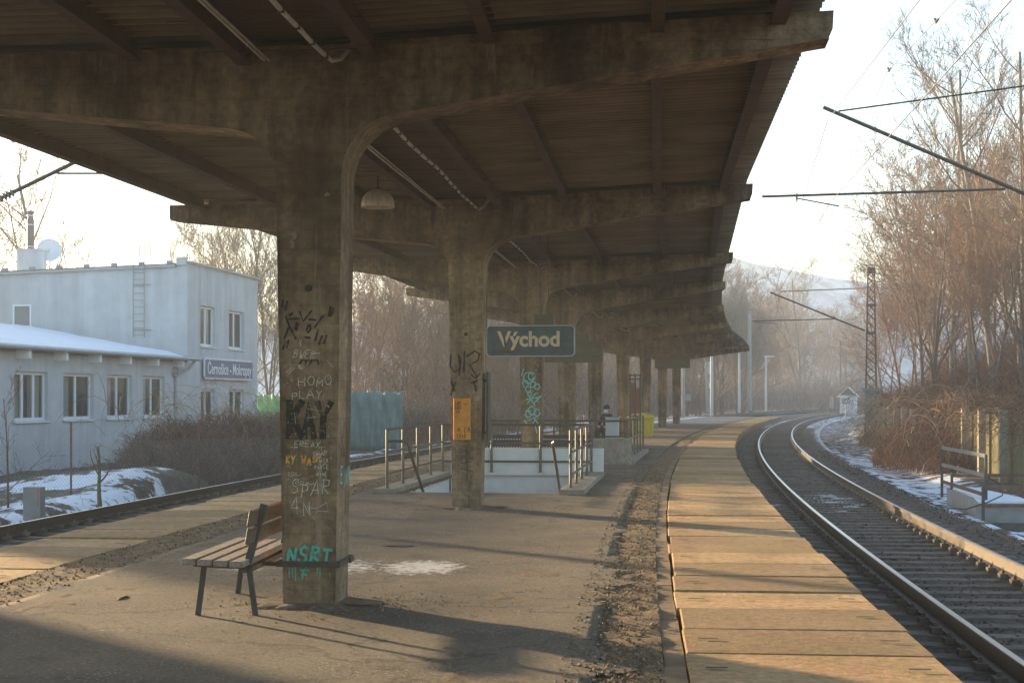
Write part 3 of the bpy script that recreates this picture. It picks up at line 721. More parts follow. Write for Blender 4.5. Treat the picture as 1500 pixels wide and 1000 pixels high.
# ------------------------------------------------------------------ stroke lettering
GL = {
 'A': [[(0, 0), (.5, 1), (1, 0)], [(.2, .38), (.8, .38)]], 'B': [[(0, 0), (0, 1), (.7, .95), (.75, .6), (0, .5), (.85, .4), (.8, .05), (0, 0)]],
 'C': [[(.95, .85), (.5, 1), (.1, .75), (.05, .3), (.4, 0), (.95, .12)]], 'D': [[(0, 0), (0, 1), (.7, .85), (.9, .4), (.6, .05), (0, 0)]],
 'E': [[(.9, 1), (0, 1), (0, 0), (.9, 0)], [(0, .5), (.7, .5)]], 'F': [[(.9, 1), (0, 1), (0, 0)], [(0, .5), (.7, .5)]],
 'G': [[(.95, .85), (.5, 1), (.1, .75), (.05, .3), (.4, 0), (.9, .15), (.9, .45), (.5, .45)]], 'H': [[(0, 0), (0, 1)], [(.9, 0), (.9, 1)], [(0, .5), (.9, .5)]],
 'I': [[(.5, 0), (.5, 1)]], 'J': [[(.8, 1), (.8, .2), (.4, 0), (.1, .2)]], 'K': [[(0, 0), (0, 1)], [(.9, 1), (0, .45), (.9, 0)]], 'L': [[(0, 1), (0, 0), (.8, 0)]],
 'M': [[(0, 0), (.1, 1), (.5, .4), (.9, 1), (1, 0)]], 'N': [[(0, 0), (0, 1), (.9, 0), (.9, 1)]], 'O': [[(.5, 1), (.1, .8), (.02, .4), (.3, 0), (.75, .03), (.97, .5), (.8, .9), (.5, 1)]],
 'P': [[(0, 0), (0, 1), (.8, .9), (.8, .55), (0, .45)]], 'R': [[(0, 0), (0, 1), (.8, .9), (.8, .6), (0, .48), (.9, 0)]], 'S': [[(.9, .85), (.5, 1), (.1, .8), (.2, .55), (.8, .42), (.9, .15), (.5, 0), (.05, .15)]],
 'T': [[(0, 1), (1, 1)], [(.5, 1), (.5, 0)]], 'U': [[(0, 1), (.05, .2), (.45, 0), (.85, .2), (.9, 1)]], 'V': [[(0, 1), (.45, 0), (.9, 1)]], 'W': [[(0, 1), (.25, 0), (.5, .6), (.75, 0), (1, 1)]],
 'X': [[(0, 0), (.9, 1)], [(0, 1), (.9, 0)]], 'Y': [[(0, 1), (.45, .5), (.9, 1)], [(.45, .5), (.35, 0)]], 'Z': [[(0, 1), (.9, 1), (0, 0), (.9, 0)]],
 '1': [[(.2, .75), (.55, 1), (.55, 0)]], '2': [[(.05, .8), (.5, 1), (.85, .75), (.05, 0), (.9, 0)]], '3': [[(.1, .9), (.5, 1), (.85, .75), (.4, .52), (.9, .3), (.5, 0), (.05, .1)]],
 '4': [[(.7, 0), (.7, 1), (0, .35), (.95, .35)]], '.': [[(.1, 0), (.2, .04)]], '-': [[(.1, .5), (.8, .5)]], '"': [[(.2, 1), (.1, .6)], [(.55, 1), (.45, .6)]], '=': [[(.1, .6), (.8, .6)], [(.1, .35), (.8, .35)]],
 '*': [[(.1, .5), (.9, .5)], [(.3, .1), (.7, .9)], [(.7, .1), (.3, .9)]], ' ': [],
}
def write(mb, txt, x, y, h, wd, cw=.62, jit=.05, seed=1, slant=0):
    rr = random.Random(seed); h0 = h; slant += rr.uniform(-.05, .16)
    for ch in txt:
        h = h0*rr.uniform(.85, 1.2); dy = rr.uniform(-jit, jit)*h*1.6
        for st in GL.get(ch, []):
            pts = [(x+(p[0]*cw+p[1]*slant)*h+rr.uniform(-.02, .02)*h, y+dy+p[1]*h+rr.uniform(-.02, .02)*h) for p in st]
            q = []
            for a, b in zip(pts[:-1], pts[1:]): q += [a, ((a[0]*2+b[0])/3, (a[1]*2+b[1])/3), ((a[0]+b[0]*2)/3, (a[1]+b[1]*2)/3)]
            q.append(pts[-1]); mb.ribbon(q, wd, rr.uniform(0, .0008))
        x += h*(cw+.24)
    return x
def loops(mb, x, y, wd, ht, n, stroke, seed):
    rr = random.Random(seed); pts = []; 
    for i in range(n*10+1):
        t = i/10; a = t*2*math.pi
        pts.append((x+wd*(t/n)+.35*wd/n*math.cos(a)*1.6+rr.uniform(-.003, .003), y+ht*.5*math.sin(a)*(.8+.3*math.sin(t*2.1))+rr.uniform(-.003, .003)))
    mb.ribbon(pts, stroke, rr.uniform(0, .0008))
def face_mat(f, side='front', prou=.004, z0=0.0):
    """local xy plane on a pillar face; x right, y up, origin at the face foot centre"""
    u, v = f['u'], f['v']
    if side == 'front': o = f['o']-v*(.235+prou)+Vector((0, 0, z0)); x = u; nrm = -v
    else: o = f['o']+u*(.215+prou)+Vector((0, 0, z0)); x = v; nrm = u
    M = Matrix.Identity(4)
    for i, c in enumerate((x, Vector((0, 0, 1)), nrm)):
        for r in range(3): M[r][i] = c[r]
    for r in range(3): M[r][3] = o[r]
    return M
def graffiti(pi, mbx, material, side='front', name='graffiti', prou=.006):
    f = frames[pi]; o = obj(name, mbx, material, pillars[pi], False)
    o.matrix_parent_inverse = wm(pillars[pi]).inverted(); o.matrix_basis = face_mat(f, side, prou); return o
# nearest pillar (front): px->metres: x=(px-451)/2240*11.7, z=1.6-(py-583)/2240*11.7
def fx(px): return (px-451)/2240*11.72
def fz(py): return 1.6-(py-583)/2240*11.72
b = MB()                                               # angular black face
def bl(pts, w_=.016): b.ribbon([(fx(x), fz(y)) for x, y in pts], w_, .0004)
for q in ([(413, 440), (411, 450)], [(419, 441), (417, 454)], [(484, 450), (481, 463)], [(488, 452), (484, 463)], [(471, 492), (467, 504)], [(478, 491), (474, 503)], [(416, 499), (413, 511)], [(421, 498), (419, 509)],
          [(417, 464), (423, 479), (432, 496)], [(417, 463), (427, 459)], [(427, 459), (421, 467), (437, 467)], [(421, 480), (415, 496)], [(433, 473), (431, 483), (433, 484), (435, 474), (433, 473)],
          [(438, 457), (443, 471), (455, 456)], [(452, 468), (462, 469)], [(451, 476), (448, 483), (450, 488), (454, 482), (453, 476), (451, 476)], [(446, 494), (453, 495)], [(473, 462), (460, 480), (465, 483), (461, 499)]): bl(q)
bl([(438, 533), (441, 527), (447, 528), (445, 536), (448, 528), (455, 527), (452, 536), (456, 528), (464, 527), (466, 534)], .014)
graffiti(2, b, M_spray)
b = MB()
for x0, w0 in ((419, 11), (433, 10)): pass
for q in ([(423, 588), (422, 640)], [(441, 588), (427, 612)], [(427, 612), (441, 640)], [(444, 640), (451, 590), (459, 640)], [(447, 620), (456, 620)], [(465, 590), (473, 613), (484, 590)], [(473, 613), (472, 640)]):
    b.ribbon([(fx(x), fz(y)) for x, y in q], .05, random.Random(len(b.v)).uniform(0, .001))
graffiti(2, b, M_spray, prou=.0075)
b = MB()
write(b, 'HOMO', fx(436), fz(565), .066, .0045, .8, .12, 3); write(b, 'PLAY', fx(427), fz(585), .06, .0045, .8, .12, 4)
write(b, 'BWER', fx(428), fz(524), .05, .004, .55, .1, 5, .2); b.ribbon([(fx(455), fz(518)), (fx(468), fz(517))], .004, 0)
write(b, '*', fx(436), fz(508), .05, .004); loops(b, fx(437), fz(537), .02, .03, 1, .006, 2)
write(b, 'EREAX', fx(430), fz(654), .04, .0035, .7, .1, 6); b.ribbon([(fx(424), fz(655)), (fx(434), fz(655))], .003, 0)
write(b, 'GRAP', fx(458), fz(667), .035, .003, .6, .1, 7); write(b, 'TWIX', fx(461), fz(676), .03, .003, .6, .1, 8); write(b, 'VANCE', fx(459), fz(686), .032, .003, .55, .1, 9); write(b, 'NINE', fx(463), fz(697), .028, .003, .5, .1, 10)
write(b, 'SPAR', fx(424), fz(725), .11, .005, .5, .1, 11, .1); loops(b, fx(432), fz(707), .12, .03, 3, .0035, 12); loops(b, fx(421), fz(694), .08, .035, 3, .0028, 13)
write(b, '4N', fx(425), fz(753), .12, .0045, .5, .1, 14); b.ribbon([(fx(x), fz(y)) for x, y in ((450, 742), (462, 744), (478, 735), (480, 748), (463, 747), (460, 761), (452, 748), (449, 740))], .0035, 0)
for q in ([(417, 546), (430, 535)], [(419, 549), (431, 538)], [(478, 528), (488, 538)], [(430, 603), (432, 620)], [(450, 598), (470, 602)], [(447, 612), (462, 610)]): b.ribbon([(fx(x), fz(y)) for x, y in q], .003, 0)
rr = random.Random(77)
for i in range(120):
    x = rr.uniform(-.17, .17); z = rr.uniform(.9, 1.75); l = rr.uniform(.004, .02); a = rr.uniform(0, 3.1)
    b.ribbon([(x, z), (x+l*math.cos(a), z+l*math.sin(a))], .002, 0)
graffiti(2, b, M_chalk, prou=.009)
b = MB(); write(b, 'NSRT', fx(420), fz(822), .115, .022, .55, .06, 15); 
for x in (422, 427, 431, 447, 464, 468): b.ribbon([(fx(x), fz(822)), (fx(x+.3), fz(836+rr.uniform(-3, 14)))], .008, 0)
for q in ([(440, 834), (451, 834)], [(441, 841), (448, 840)], [(443, 834), (442, 846)]): b.ribbon([(fx(x), fz(y)) for x, y in q], .016, 0)
graffiti(2, b, M_teal)
b = MB(); write(b, 'KY WASP', fx(418), fz(677), .05, .011, .5, .2, 16); graffiti(2, b, M_orangesp)
b = MB(); write(b, 'EINV', -.17, .93, .11, .014, .45, .1, 17); graffiti(2, b, M_cyan, 'side', prou=.02)
b = MB(); write(b, 'KSK', -.15, 1.16, .05, .008, .6, .1, 18); graffiti(2, b, M_spray, 'side', prou=.02)
# second pillar black tags
b = MB(); g2 = lambda px: (px-682)/2240*22.1; h2 = lambda py: 1.6-(py-583)/2240*22.1
for q in ([(660, 520), (659, 536), (665, 545), (673, 540), (675, 525), (671, 519), (673, 535), (672, 550)], [(680, 515), (679, 545)], [(683, 522), (695, 514), (702, 518), (700, 528), (688, 534), (698, 552)], [(690, 548), (696, 554), (703, 547)]):
    b.ribbon([(g2(x), h2(y)) for x, y in q], .024, .0004)
for q in ([(661, 558), (664, 572)], [(666, 560), (660, 578)], [(690, 560), (698, 558)], [(694, 560), (697, 572)]): b.ribbon([(g2(x), h2(y)) for x, y in q], .03, .0004)
graffiti(3, b, M_spray)
b = MB()
for q in ([(673, 663), (691, 660), (676, 672), (692, 670)], [(675, 678), (690, 676)], [(674, 686), (693, 690), (690, 700)], [(683, 655), (684, 702)]): b.ribbon([(g2(x), h2(y)) for x, y in q], .009, .0004)
graffiti(3, b, M_spray)
# third pillar turquoise scribbles
b = MB(); g3 = lambda px: (px-780)/2240*32.5; h3 = lambda py: 1.6-(py-583)/2240*32.5
def l3(pts): b.ribbon([(g3(x), h3(y)) for x, y in pts], .024, .0004)
for (cx, cy, ra, rb) in ((776, 553, 7, 8), (781, 551, 5, 6), (772, 562, 4, 5), (776, 570, 4, 4), (783, 563, 4, 4), (789, 566, 4, 4), (778, 577, 3, 3), (781, 601, 5, 6), (789, 604, 4, 5), (776, 606, 4, 5)):
    l3([(cx+ra*math.cos(t), cy+rb*math.sin(t)) for t in lin(0, 5.8, 14)])
for q in ([(769, 540), (766, 550)], [(773, 585), (790, 582)], [(775, 590), (788, 575)], [(776, 578), (786, 594)], [(785, 590), (795, 580)], [(793, 580), (786, 588), (792, 588)], [(777, 615), (788, 610), (782, 622)], [(784, 612), (792, 622)], [(786, 622), (789, 634)], [(770, 615), (776, 624)]): l3(q)
graffiti(4, b, M_cyan)
b = MB(); rr = random.Random(5)
write(b, 'EA', -.12, 1.5, .14, .02, .5, .1, 3); graffiti(5, b, M_pink)

# ------------------------------------------------------------------ near bench (planks run along the platform)
def make_bench():
    t = empty('wooden_bench', (-2.05, 11.28, 0), -R(3.4), 'weathered wooden bench strapped to the nearest pillar', 'bench')
    L0, L1 = -.22, 1.50
    seat = MB()
    for i in range(4):
        x = -.285+i*.118; seat.col = .3+.12*i; seat.box((x, (L0+L1)/2, .415-.006*i), (.104, L1-L0, .045))
    s = obj('seat', seat, M_wood, t)
    back = MB()
    for i, (x, z) in enumerate(((.155, .60), (.17, .73))): back.box((0, 0, 0), (.032, L1-L0, .115), Matrix.Translation((x, (L0+L1)/2, z)) @ Matrix.Rotation(R(10), 4, 'Y'))
    bk = obj('backrest', back, M_woodwarm, t)
    for y in (0.0, 1.24):
        lf = MB(); lf.beam((-.27, y, 0), (-.22, y, .39), .035, .035, (0, 1, 0)); obj('leg', lf, M_darksteel, t)
        lb = MB(); lb.beam((.16, y, 0), (.105, y, .40), .035, .04, (0, 1, 0)); lb.beam((.105, y, .39), (.225, y, .82), .05, .045, (0, 1, 0)); obj('leg', lb, M_darksteel, t)
        fr_ = MB(); fr_.beam((-.3, y, .375), (.14, y, .355), .04, .03); obj('frame', fr_, M_darksteel, t)
    br = MB(); br.beam((.09, .0, .33), (.09, 1.24, .33), .05, .035); obj('brace', br, M_woodwarm, t)
    for sub in (s, bk):
        m_ = sub.modifiers.new('bevel', 'BEVEL'); m_.width = .006; m_.segments = 2
    return t
bench = make_bench()
f = frames[2]; mb = MB(); zs = .335
cs = [(-.245, -.262), (.245, -.262), (.245, .262), (-.245, .262), (-.245, -.262)]
for (a, b_) in zip(cs[:-1], cs[1:]):
    mb.beam(f['o']+f['u']*a[0]+f['v']*a[1]+Vector((0, 0, zs)), f['o']+f['u']*b_[0]+f['v']*b_[1]+Vector((0, 0, zs)), .008, .045)
p0 = f['o']-f['u']*.245-f['v']*.262+Vector((0, 0, zs)); mb.beam(p0, p0-f['u']*.16+f['v']*.02, .03, .03)
p1 = f['o']+f['u']*.25+f['v']*.1+Vector((0, 0, zs)); mb.beam(p1, p1+f['u']*.012, .05, .05)
tag(obj('steel_strap', mb, M_darksteel), 'dark flat steel strap round the foot of the nearest pillar, holding the bench', 'strap')
# ragged tarmac collars at the pillar feet
M_foot = mat('footing_cement', (.15, .11, .075), .95, nscale=5, col2=(.25, .18, .12), noise=(25, .4), bump=1, bscale=40)
def collar(f, name, lab, seed, r0=.42):
    rr = random.Random(seed); mb = MB(); n = 26; vs = []
    for ring, (r, z) in enumerate(((.18, .03), (r0*.75, .028), (r0, .004))):
        for k in range(n):
            a = 2*math.pi*k/n; r_ = r*(1+(rr.uniform(-.22, .3) if ring else 0)); vs.append(f['o']+f['u']*(math.cos(a)*r_*1.05)+f['v']*(math.sin(a)*r_)+Vector((0, 0, z+rr.uniform(-.004, .006))))
    mb.add(vs, [(j*n+k, j*n+(k+1) % n, (j+1)*n+(k+1) % n, (j+1)*n+k)[::-1] for j in range(2) for k in range(n)])
    tag(obj(name, mb, M_foot), lab, 'footing')
collar(frames[2], 'pillar_footing', 'broken ragged cement collar round the foot of the nearest pillar', 3)
collar(frames[3], 'pillar_footing', 'low cement collar round the foot of the pillar with the orange box', 4, .5)

# ------------------------------------------------------------------ stairwells
def well(W, name, lab, depth, wallmat, beige=False):
    o1, o2, y0, y1 = W; t = empty(name, P((o1+o2)/2, y0), 0, lab, 'stairwell')
    def wall(nm, pts, z0, z1, m, thick=.0):
        mb = MB(); n = len(pts)
        mb.add([Vector((p.x, p.y, z0)) for p in pts]+[Vector((p.x, p.y, z1)) for p in pts], [(i, i+1, i+1+n, i+n) for i in range(n-1)]+[(i+n, i+1+n, i+1, i) for i in range(0)])
        o = obj(nm, mb, m, t, True); s_ = o.modifiers.new('thickness', 'SOLIDIFY'); s_.thickness = .12; s_.offset = thick; return o
    ys = lin(y0, y1, 8)
    def slabwall(nm, o_a, o_b, ya, yb, z0, z1, m):
        mb = MB(); ys_ = lin(ya, yb, 8)
        for a, b in zip(ys_[:-1], ys_[1:]):
            q = [P(o_a, a), P(o_b, a), P(o_b, b), P(o_a, b)]
            mb.add([Vector((p.x, p.y, z0)) for p in q]+[Vector((p.x, p.y, z1)) for p in q], [(4, 5, 6, 7), (0, 1, 5, 4), (1, 2, 6, 5), (2, 3, 7, 6), (3, 0, 4, 7)])
        return obj(nm, mb, m, t, True)
    slabwall('side_wall', o1-.25, o1, y0-.02, y1+.1, -depth, -.015, wallmat)
    slabwall('side_wall', o2, o2+.25, y0-.02, y1+.1, -depth, -.015, wallmat)
    return t, slabwall
w1, sw = well(W1, 'stairwell', 'open stairwell with pale painted walls and steel railings behind the second pillar', 3.4, M_white)
sw('kerb', W1[0]-.33, W1[0]+.03, W1[2]-.25, W1[3]+.15, -.012, .075, M_kerb); sw('kerb', W1[1]-.03, W1[1]+.38, W1[2]-.3, W1[3]+.1, -.012, .085, M_kerb)
sw('parapet', W1[0]+.03, W1[1]+.36, W1[3]+.10, W1[3]+.28, -3.4, .56, M_white)
mb = MB()
for k in range(20):
    ya = W1[2]+.02+k*.29; z = -.012-.165*k
    q = [P(W1[0], ya), P(W1[1], ya), P(W1[1], ya+.32), P(W1[0], ya+.32)]
    mb.add([Vector((p.x, p.y, z-.2)) for p in q]+[Vector((p.x, p.y, z)) for p in q], [(4, 5, 6, 7), (0, 1, 5, 4)])
obj('steps', mb, M_kerb, w1, True)
def railing(name, pts, zbase, lab, posts, rails=(1.04, .66, .28), r=.021, post_r=.026, group=None):
    t = empty(name, pts[0], 0, lab, 'railing', group)
    def along(s):
        segs = [(Vector(b)-Vector(a)).length for a, b in zip(pts[:-1], pts[1:])]; tot = sum(segs); d = s*tot
        for (a, b, l) in zip(pts[:-1], pts[1:], segs):
            if d <= l+1e-6: return Vector(a).lerp(Vector(b), d/l)
            d -= l
        return Vector(pts[-1])
    for s in posts:
        p = along(s); mb = MB(); mb.tube([(p.x, p.y, zbase), (p.x, p.y, rails[0]+zbase)], post_r, 8); mb.tube([(p.x, p.y, zbase), (p.x, p.y, zbase+.012)], .055, 10)
        obj('post', mb, M_steel, t, True)
    for z in rails:
        mb = MB(); mb.tube([(p[0], p[1], z+zbase) for p in [along(s) for s in lin(0, 1, 12)]], r+(.004 if z == rails[0] else 0), 8); obj('rail', mb, M_steel, t, True)
    return t
lp = [P(W1[0]-.13, y) for y in lin(W1[2]-.05, W1[3]+.05, 5)]; rp = [P(W1[1]+.12, y) for y in lin(W1[2]+.2, W1[3]+.05, 5)]
rl = railing('steel_railing', lp, .07, 'steel tube railing on the left kerb of the near stairwell', lin(0, 1, 4), (1.0, .62, .25))
rg = railing('steel_railing', rp, .08, 'steel tube railing on the right kerb of the near stairwell', lin(0, 1, 4), (.98, .60, .22))
rf = railing('steel_railing', [P(W1[0]-.13, W1[3]+.05), P(W1[1]+.12, W1[3]+.05)], .07, 'steel tube railing across the far end of the near stairwell', (.33, .66), (.98, .60, .22))
for (o_, ys_, lab) in ((W1[0]+.12, W1[2], 'bent steel handrail going down the left side of the near stairs'), (W1[1]-.12, W1[2], 'bent steel handrail going down the right side of the near stairs')):
    s_ = 1 if o_ < -6 else -1
    mb = MB(); mb.tube([P(o_-.25*s_, ys_+.0, .87), P(o_+.02*s_, ys_+.0, .87), P(o_+.06*s_, ys_+.12, .84), P(o_+.06*s_, ys_+.3, .74), P(o_+.06*s_, ys_+5.2, -2.1)], .026, 10)
    tag(obj('handrail', mb, M_steel), lab, 'handrail')
# second stairwell
w2, sw2 = well(W2, 'stairwell', 'far stairwell with a graffitied concrete parapet beyond the white one', 3.4, M_kerb)
M_beige = mat('beige_parapet', (.30, .27, .21), .9, noise=(6, .25), nscale=3, col2=(.40, .36, .28), bump=.3)
pp = sw2('parapet', W2[0], W2[1]+.25, W2[2]-.2, W2[2], -3.4, .63, M_beige)
sw2('kerb', W2[1]-.03, W2[1]+.3, W2[2], W2[3]+3.4, -.012, .10, M_kerb); sw2('kerb', W2[0]-.33, W2[0]+.03, W2[2], W2[3]+.3, -.012, .1, M_kerb)
sw2('side_wall', W2[0], W2[1], W2[3], W2[3]+.15, -3.4, .02, M_kerb)
mb = MB()
for k in range(18):
    ya = W2[3]-.02-k*.29; z = -.012-.165*k
    q = [P(W2[0], ya-.3), P(W2[1], ya-.3), P(W2[1], ya), P(W2[0], ya)]
    mb.add([Vector((p.x, p.y, z-.2)) for p in q]+[Vector((p.x, p.y, z)) for p in q], [(4, 5, 6, 7), (3, 2, 6, 7)])
obj('steps', mb, M_kerb, w2, True)
mb = MB(); write(mb, 'CRV', -.62, .1, .36, .022, .55, .05, 8)
o = obj('graffiti', mb, M_pink, pp); c = P(W2[1]-.12, W2[2]-.215, 0); a = fr(W2[2]); o.matrix_parent_inverse = wm(pp).inverted()
o.matrix_basis = Matrix.Translation(c) @ Matrix.Rotation(a, 4, 'Z') @ Matrix.Rotation(R(90), 4, 'X')
railing('steel_railing', [P(W2[0]-.1, W2[2]-.1), P(W2[1]+.15, W2[2]-.1)], .05, 'steel tube railing across the near end of the far stairwell', lin(0, 1, 4), (1.0, .62))
railing('steel_railing', [P(W2[1]+.15, y) for y in lin(W2[2]+.3, W2[3]+3.1, 4)], .1, 'steel tube railing on the right kerb of the far stairs, near the yellow bin', lin(0, 1, 5), (.98, .5))

# ------------------------------------------------------------------ signs
def rrect(w_, h_, r, n=6):
    pts = []
    for cx, cy, a0 in ((w_/2-r, h_/2-r, 0), (-w_/2+r, h_/2-r, 90), (-w_/2+r, -h_/2+r, 180), (w_/2-r, -h_/2+r, 270)):
        pts += [(cx+r*math.cos(R(a0+90*i/n)), cy+r*math.sin(R(a0+90*i/n))) for i in range(n+1)]
    return pts
def text_mesh(name, txt, size, material, parent, M, bold=.0, sx=1.0, extr=.002):
    cu = bpy.data.curves.new(name, 'FONT'); cu.body = txt; cu.size = size; cu.align_x = 'CENTER'; cu.align_y = 'CENTER'; cu.offset = bold; cu.extrude = extr
    to = bpy.data.objects.new(name+'_tmp', cu); C.objects.link(to)
    dg = bpy.context.evaluated_depsgraph_get(); dg.update()
    me = bpy.data.meshes.new_from_object(to.evaluated_get(dg)); bpy.data.objects.remove(to)
    me.name = name; me.materials.clear(); me.materials.append(material)
    o = bpy.data.objects.new(name, me); C.objects.link(o); o.parent = parent; o.matrix_basis = M @ Matrix.Diagonal((sx, 1, 1, 1)); return o
XR = Matrix.Rotation(R(90), 4, 'X')
def exit_sign(loc, rz_, lab, face_mat_, front_text, w_=1.47, h_=.52, top=2.0):
    t = empty('hanging_sign', loc, rz_, lab, 'sign')
    mb = MB(); mb.prism(rrect(w_, h_, .07), (0, 0, 0), (1, 0, 0), (0, 0, 1), (0, 1, 0), .16); body = obj('sign_box', mb, face_mat_, t)
    mb = MB(); pts = [(p[0], -.082, p[1]) for p in rrect(w_-.02, h_-.02, .065)]; mb.tube(pts+[pts[0]], .009, 5, False); obj('rim', mb, M_brownsign if not front_text else M_grey, body)
    if front_text:
        text_mesh('lettering', 'Východ', .345, M_cream, t, Matrix.Translation((-.02, -.0835, .02)) @ XR, .010, .98)
    mb = MB(); mb.box((.22, 0, h_/2+.09), (.32, .14, .17)); obj('ballast_box', mb, M_brownsign, t)
    for x in (.17, .30):
        mb = MB(); mb.tube([(x, 0, h_/2+.1), (x-.02, 0, top)], .007, 6); obj('hanger', mb, M_darksteel, t)
    return t
sg = exit_sign(((777.5-750)/2240*25.2, 25.2, 2.54), -R(7), 'blue enamel sign with cream lettering hanging beside the second pillar', M_bluesign, True, top=2.05)
# scribbles on the blue sign
mb = MB(); rr = random.Random(4)
loops(mb, -.62, -.17, .4, .06, 5, .006, 1); loops(mb, .45, .03, .18, .16, 3, .006, 2)
o = obj('scribble', mb, M_black, sg); o.matrix_basis = Matrix.Translation((0, -.084, 0)) @ XR
mb = MB(); mb.ribbon([(-.42, -.02), (-.40, -.13), (-.36, -.15), (-.30, -.17), (-.22, -.15)], .035); mb.ribbon([(-.44, .1), (-.41, -.06)], .03)
o = obj('rust_stain', mb, M_rust, sg); o.matrix_basis = Matrix.Translation((0, -.0865, 0)) @ XR
exit_sign(((840-750)/2240*38.2, 38.2, 2.75), -R(9), 'dark blank hanging sign box beyond the blue one, over the far stairs', M_brownsign, False, top=1.9)
exit_sign(((985-750)/2240*83, 83, 3.68-.15), -R(10), 'small dark hanging sign box under the far end of the canopy roof', M_brownsign, False, 1.9, .62, top=.9)

# ------------------------------------------------------------------ box on second pillar, side plate, lamps
f = frames[3]; fm = lambda x, z, d: f['o']+f['u']*x-f['v']*(.235+d)+Vector((0, 0, z))
t = empty('ticket_validator', fm(-.045, 1.0, 0), -R(f['a']), 'orange metal box scrawled with black marker, fixed to the second pillar', 'box')
mb = MB(); mb.box((0, -.065, .30), (.235, .13, .60)); bd = obj('housing', mb, M_orange, t); m_ = bd.modifiers.new('bevel', 'BEVEL'); m_.width = .008; m_.segments = 2
mb = MB(); mb.prism([(-.1, .31), (.1, .31), (0, .37)], (0, -.135, 0), (1, 0, 0), (0, 0, 1), (0, 1, 0), .03); mb.box((0, -.14, .27), (.06, .012, .02)); obj('slot_hood', mb, M_orange, t)
mb = MB(); write(mb, 'A.CA.', -.06, .115, .06, .007, .5, .1, 5); write(mb, '1312', -.08, .03, .05, .008, .5, .1, 6); write(mb, 'LAN', -.09, .52, .04, .006, .5, .1, 7); write(mb, 'FREE', -.09, .45, .035, .006, .4, .1, 8); write(mb, 'KS', -.08, .39, .03, .006, .8, .1, 9)
mb.ribbon([(-.1, .505), (-.01, .50)], .006); mb.ribbon([(-.1, .44), (-.01, .44)], .005); mb.ribbon([(.035, .53), (.045, .50)], .006); mb.ribbon([(.06, .53), (.065, .49)], .006)
o = obj('marker_scrawl', mb, M_black, bd); o.matrix_basis = Matrix.Translation((0, -.133, 0)) @ XR
mb = MB(); s0 = f['o']+f['u']*.30+f['v']*.0
mb.box((0, 0, 0), (.035, .30, 1.0), Matrix.Translation(s0+Vector((.0, 0, 1.48))) @ Matrix.Rotation(-R(f['a']), 4, 'Z'))
for z in (1.1, 1.85): mb.box((0, 0, 0), (.08, .04, .04), Matrix.Translation(s0+Vector((-.05, 0, z))) @ Matrix.Rotation(-R(f['a']), 4, 'Z'))
tag(obj('notice_board', mb, M_darksteel), 'narrow dark notice board seen edge on, right side of the second pillar', 'board')
def dome_lamp(loc, lab, r=.22, top=.42):
    t = empty('dome_lamp', loc, 0, lab, 'lamp', 'enamel dome lamps under the canopy')
    mb = MB(); mb.lathe([(r*.98, 0), (r, .01), (r*.985, .06), (r*.9, .13), (r*.7, .19), (r*.4, .225), (r*.12, .24), (.0, .242)], n=28); d = obj('shade', mb, M_lampglass, t, smooth=True)
    s_ = d.modifiers.new('thickness', 'SOLIDIFY'); s_.thickness = .006
    mb = MB(); mb.tube([(0, 0, .235), (0, 0, top)], .014, 8); mb.tube([(0, 0, .235), (0, 0, .27)], .03, 10); obj('stem', mb, M_darksteel, t)
    mb = MB(); mb.lathe([(0, .03), (.05, .04), (.065, .09), (.04, .14), (0, .15)], n=14); obj('bulb', mb, M_grey, t, smooth=True)
    return t
dome_lamp(((553.5-750)/2240*20, 20, 4.09), 'cream dome lamp hanging from the roof between the first two pillars', .22, .42)
dome_lamp(((849-750)/2240*62, 62, 4.55), 'tiny far dome lamp hanging from the roof beyond the blue sign', .22, .3)

# ------------------------------------------------------------------ perforated bench, bin, cabinet, frame, person
t = empty('perforated_bench', (.3, 34.2, 0), -R(8), 'dark navy perforated metal bench behind the pale parapet', 'bench')
mb = MB(); mb.box((0, 0, .44), (3.0, .42, .03)); obj('seat', mb, M_navy, t)
mb = MB()
mb.box((0, .22, .60), (3.0, .03, .36)); bk = obj('backrest', mb, M_navy, t)
mb = MB()
for r_ in range(3):
    for i in range(48): mb.box((-1.45+i*.0615, .203, .50+.09*r_), (.028, .004, .028))
obj('perforation', mb, M_grey, bk)
for x in (-1.3, 0, 1.3):
    mb = MB(); mb.box((x, 0, .21), (.05, .4, .42)); obj('leg', mb, M_darksteel, t)
def bin_():
    t = empty('grit_bin', ((940-750)/2240*61.8, 61.9, 0), -R(12), 'yellow plastic grit bin with rounded lid beside the pillars', 'bin')
    mb = MB(); vs = []
    for z, a, b in ((.06, .42, .33), (.72, .47, .38), (.75, .50, .41), (.78, .50, .41)):
        vs += [(-a, -b, z), (a, -b, z), (a, b, z), (-a, b, z)]
    mb.add(vs, [(3, 2, 1, 0)]+[(j*4+i, j*4+(i+1) % 4, (j+1)*4+(i+1) % 4, (j+1)*4+i) for j in range(3) for i in range(4)]+[(12, 13, 14, 15)])
    for x in (-.38, -.13, .13, .38): mb.box((x, -.37, .4), (.035, .03, .62))
    o = obj('tub', mb, M_yellow, t); m_ = o.modifiers.new('bevel', 'BEVEL'); m_.width = .02; m_.segments = 2
    mb = MB(); pf = [(-.52, 0), (.52, 0), (.52, .06), (.40, .16), (.2, .205), (0, .22), (-.2, .205), (-.40, .16), (-.52, .06)]
    mb.prism(pf, (0, 0, .785), (1, 0, 0), (0, 0, 1), (0, 1, 0), .86); o = obj('lid', mb, M_yellow, t); m_ = o.modifiers.new('bevel', 'BEVEL'); m_.width = .03; m_.segments = 2
    mb = MB(); mb.box((-.05, -.415, .24), (.2, .01, .06)); obj('sticker', mb, M_rust, t)
bin_()
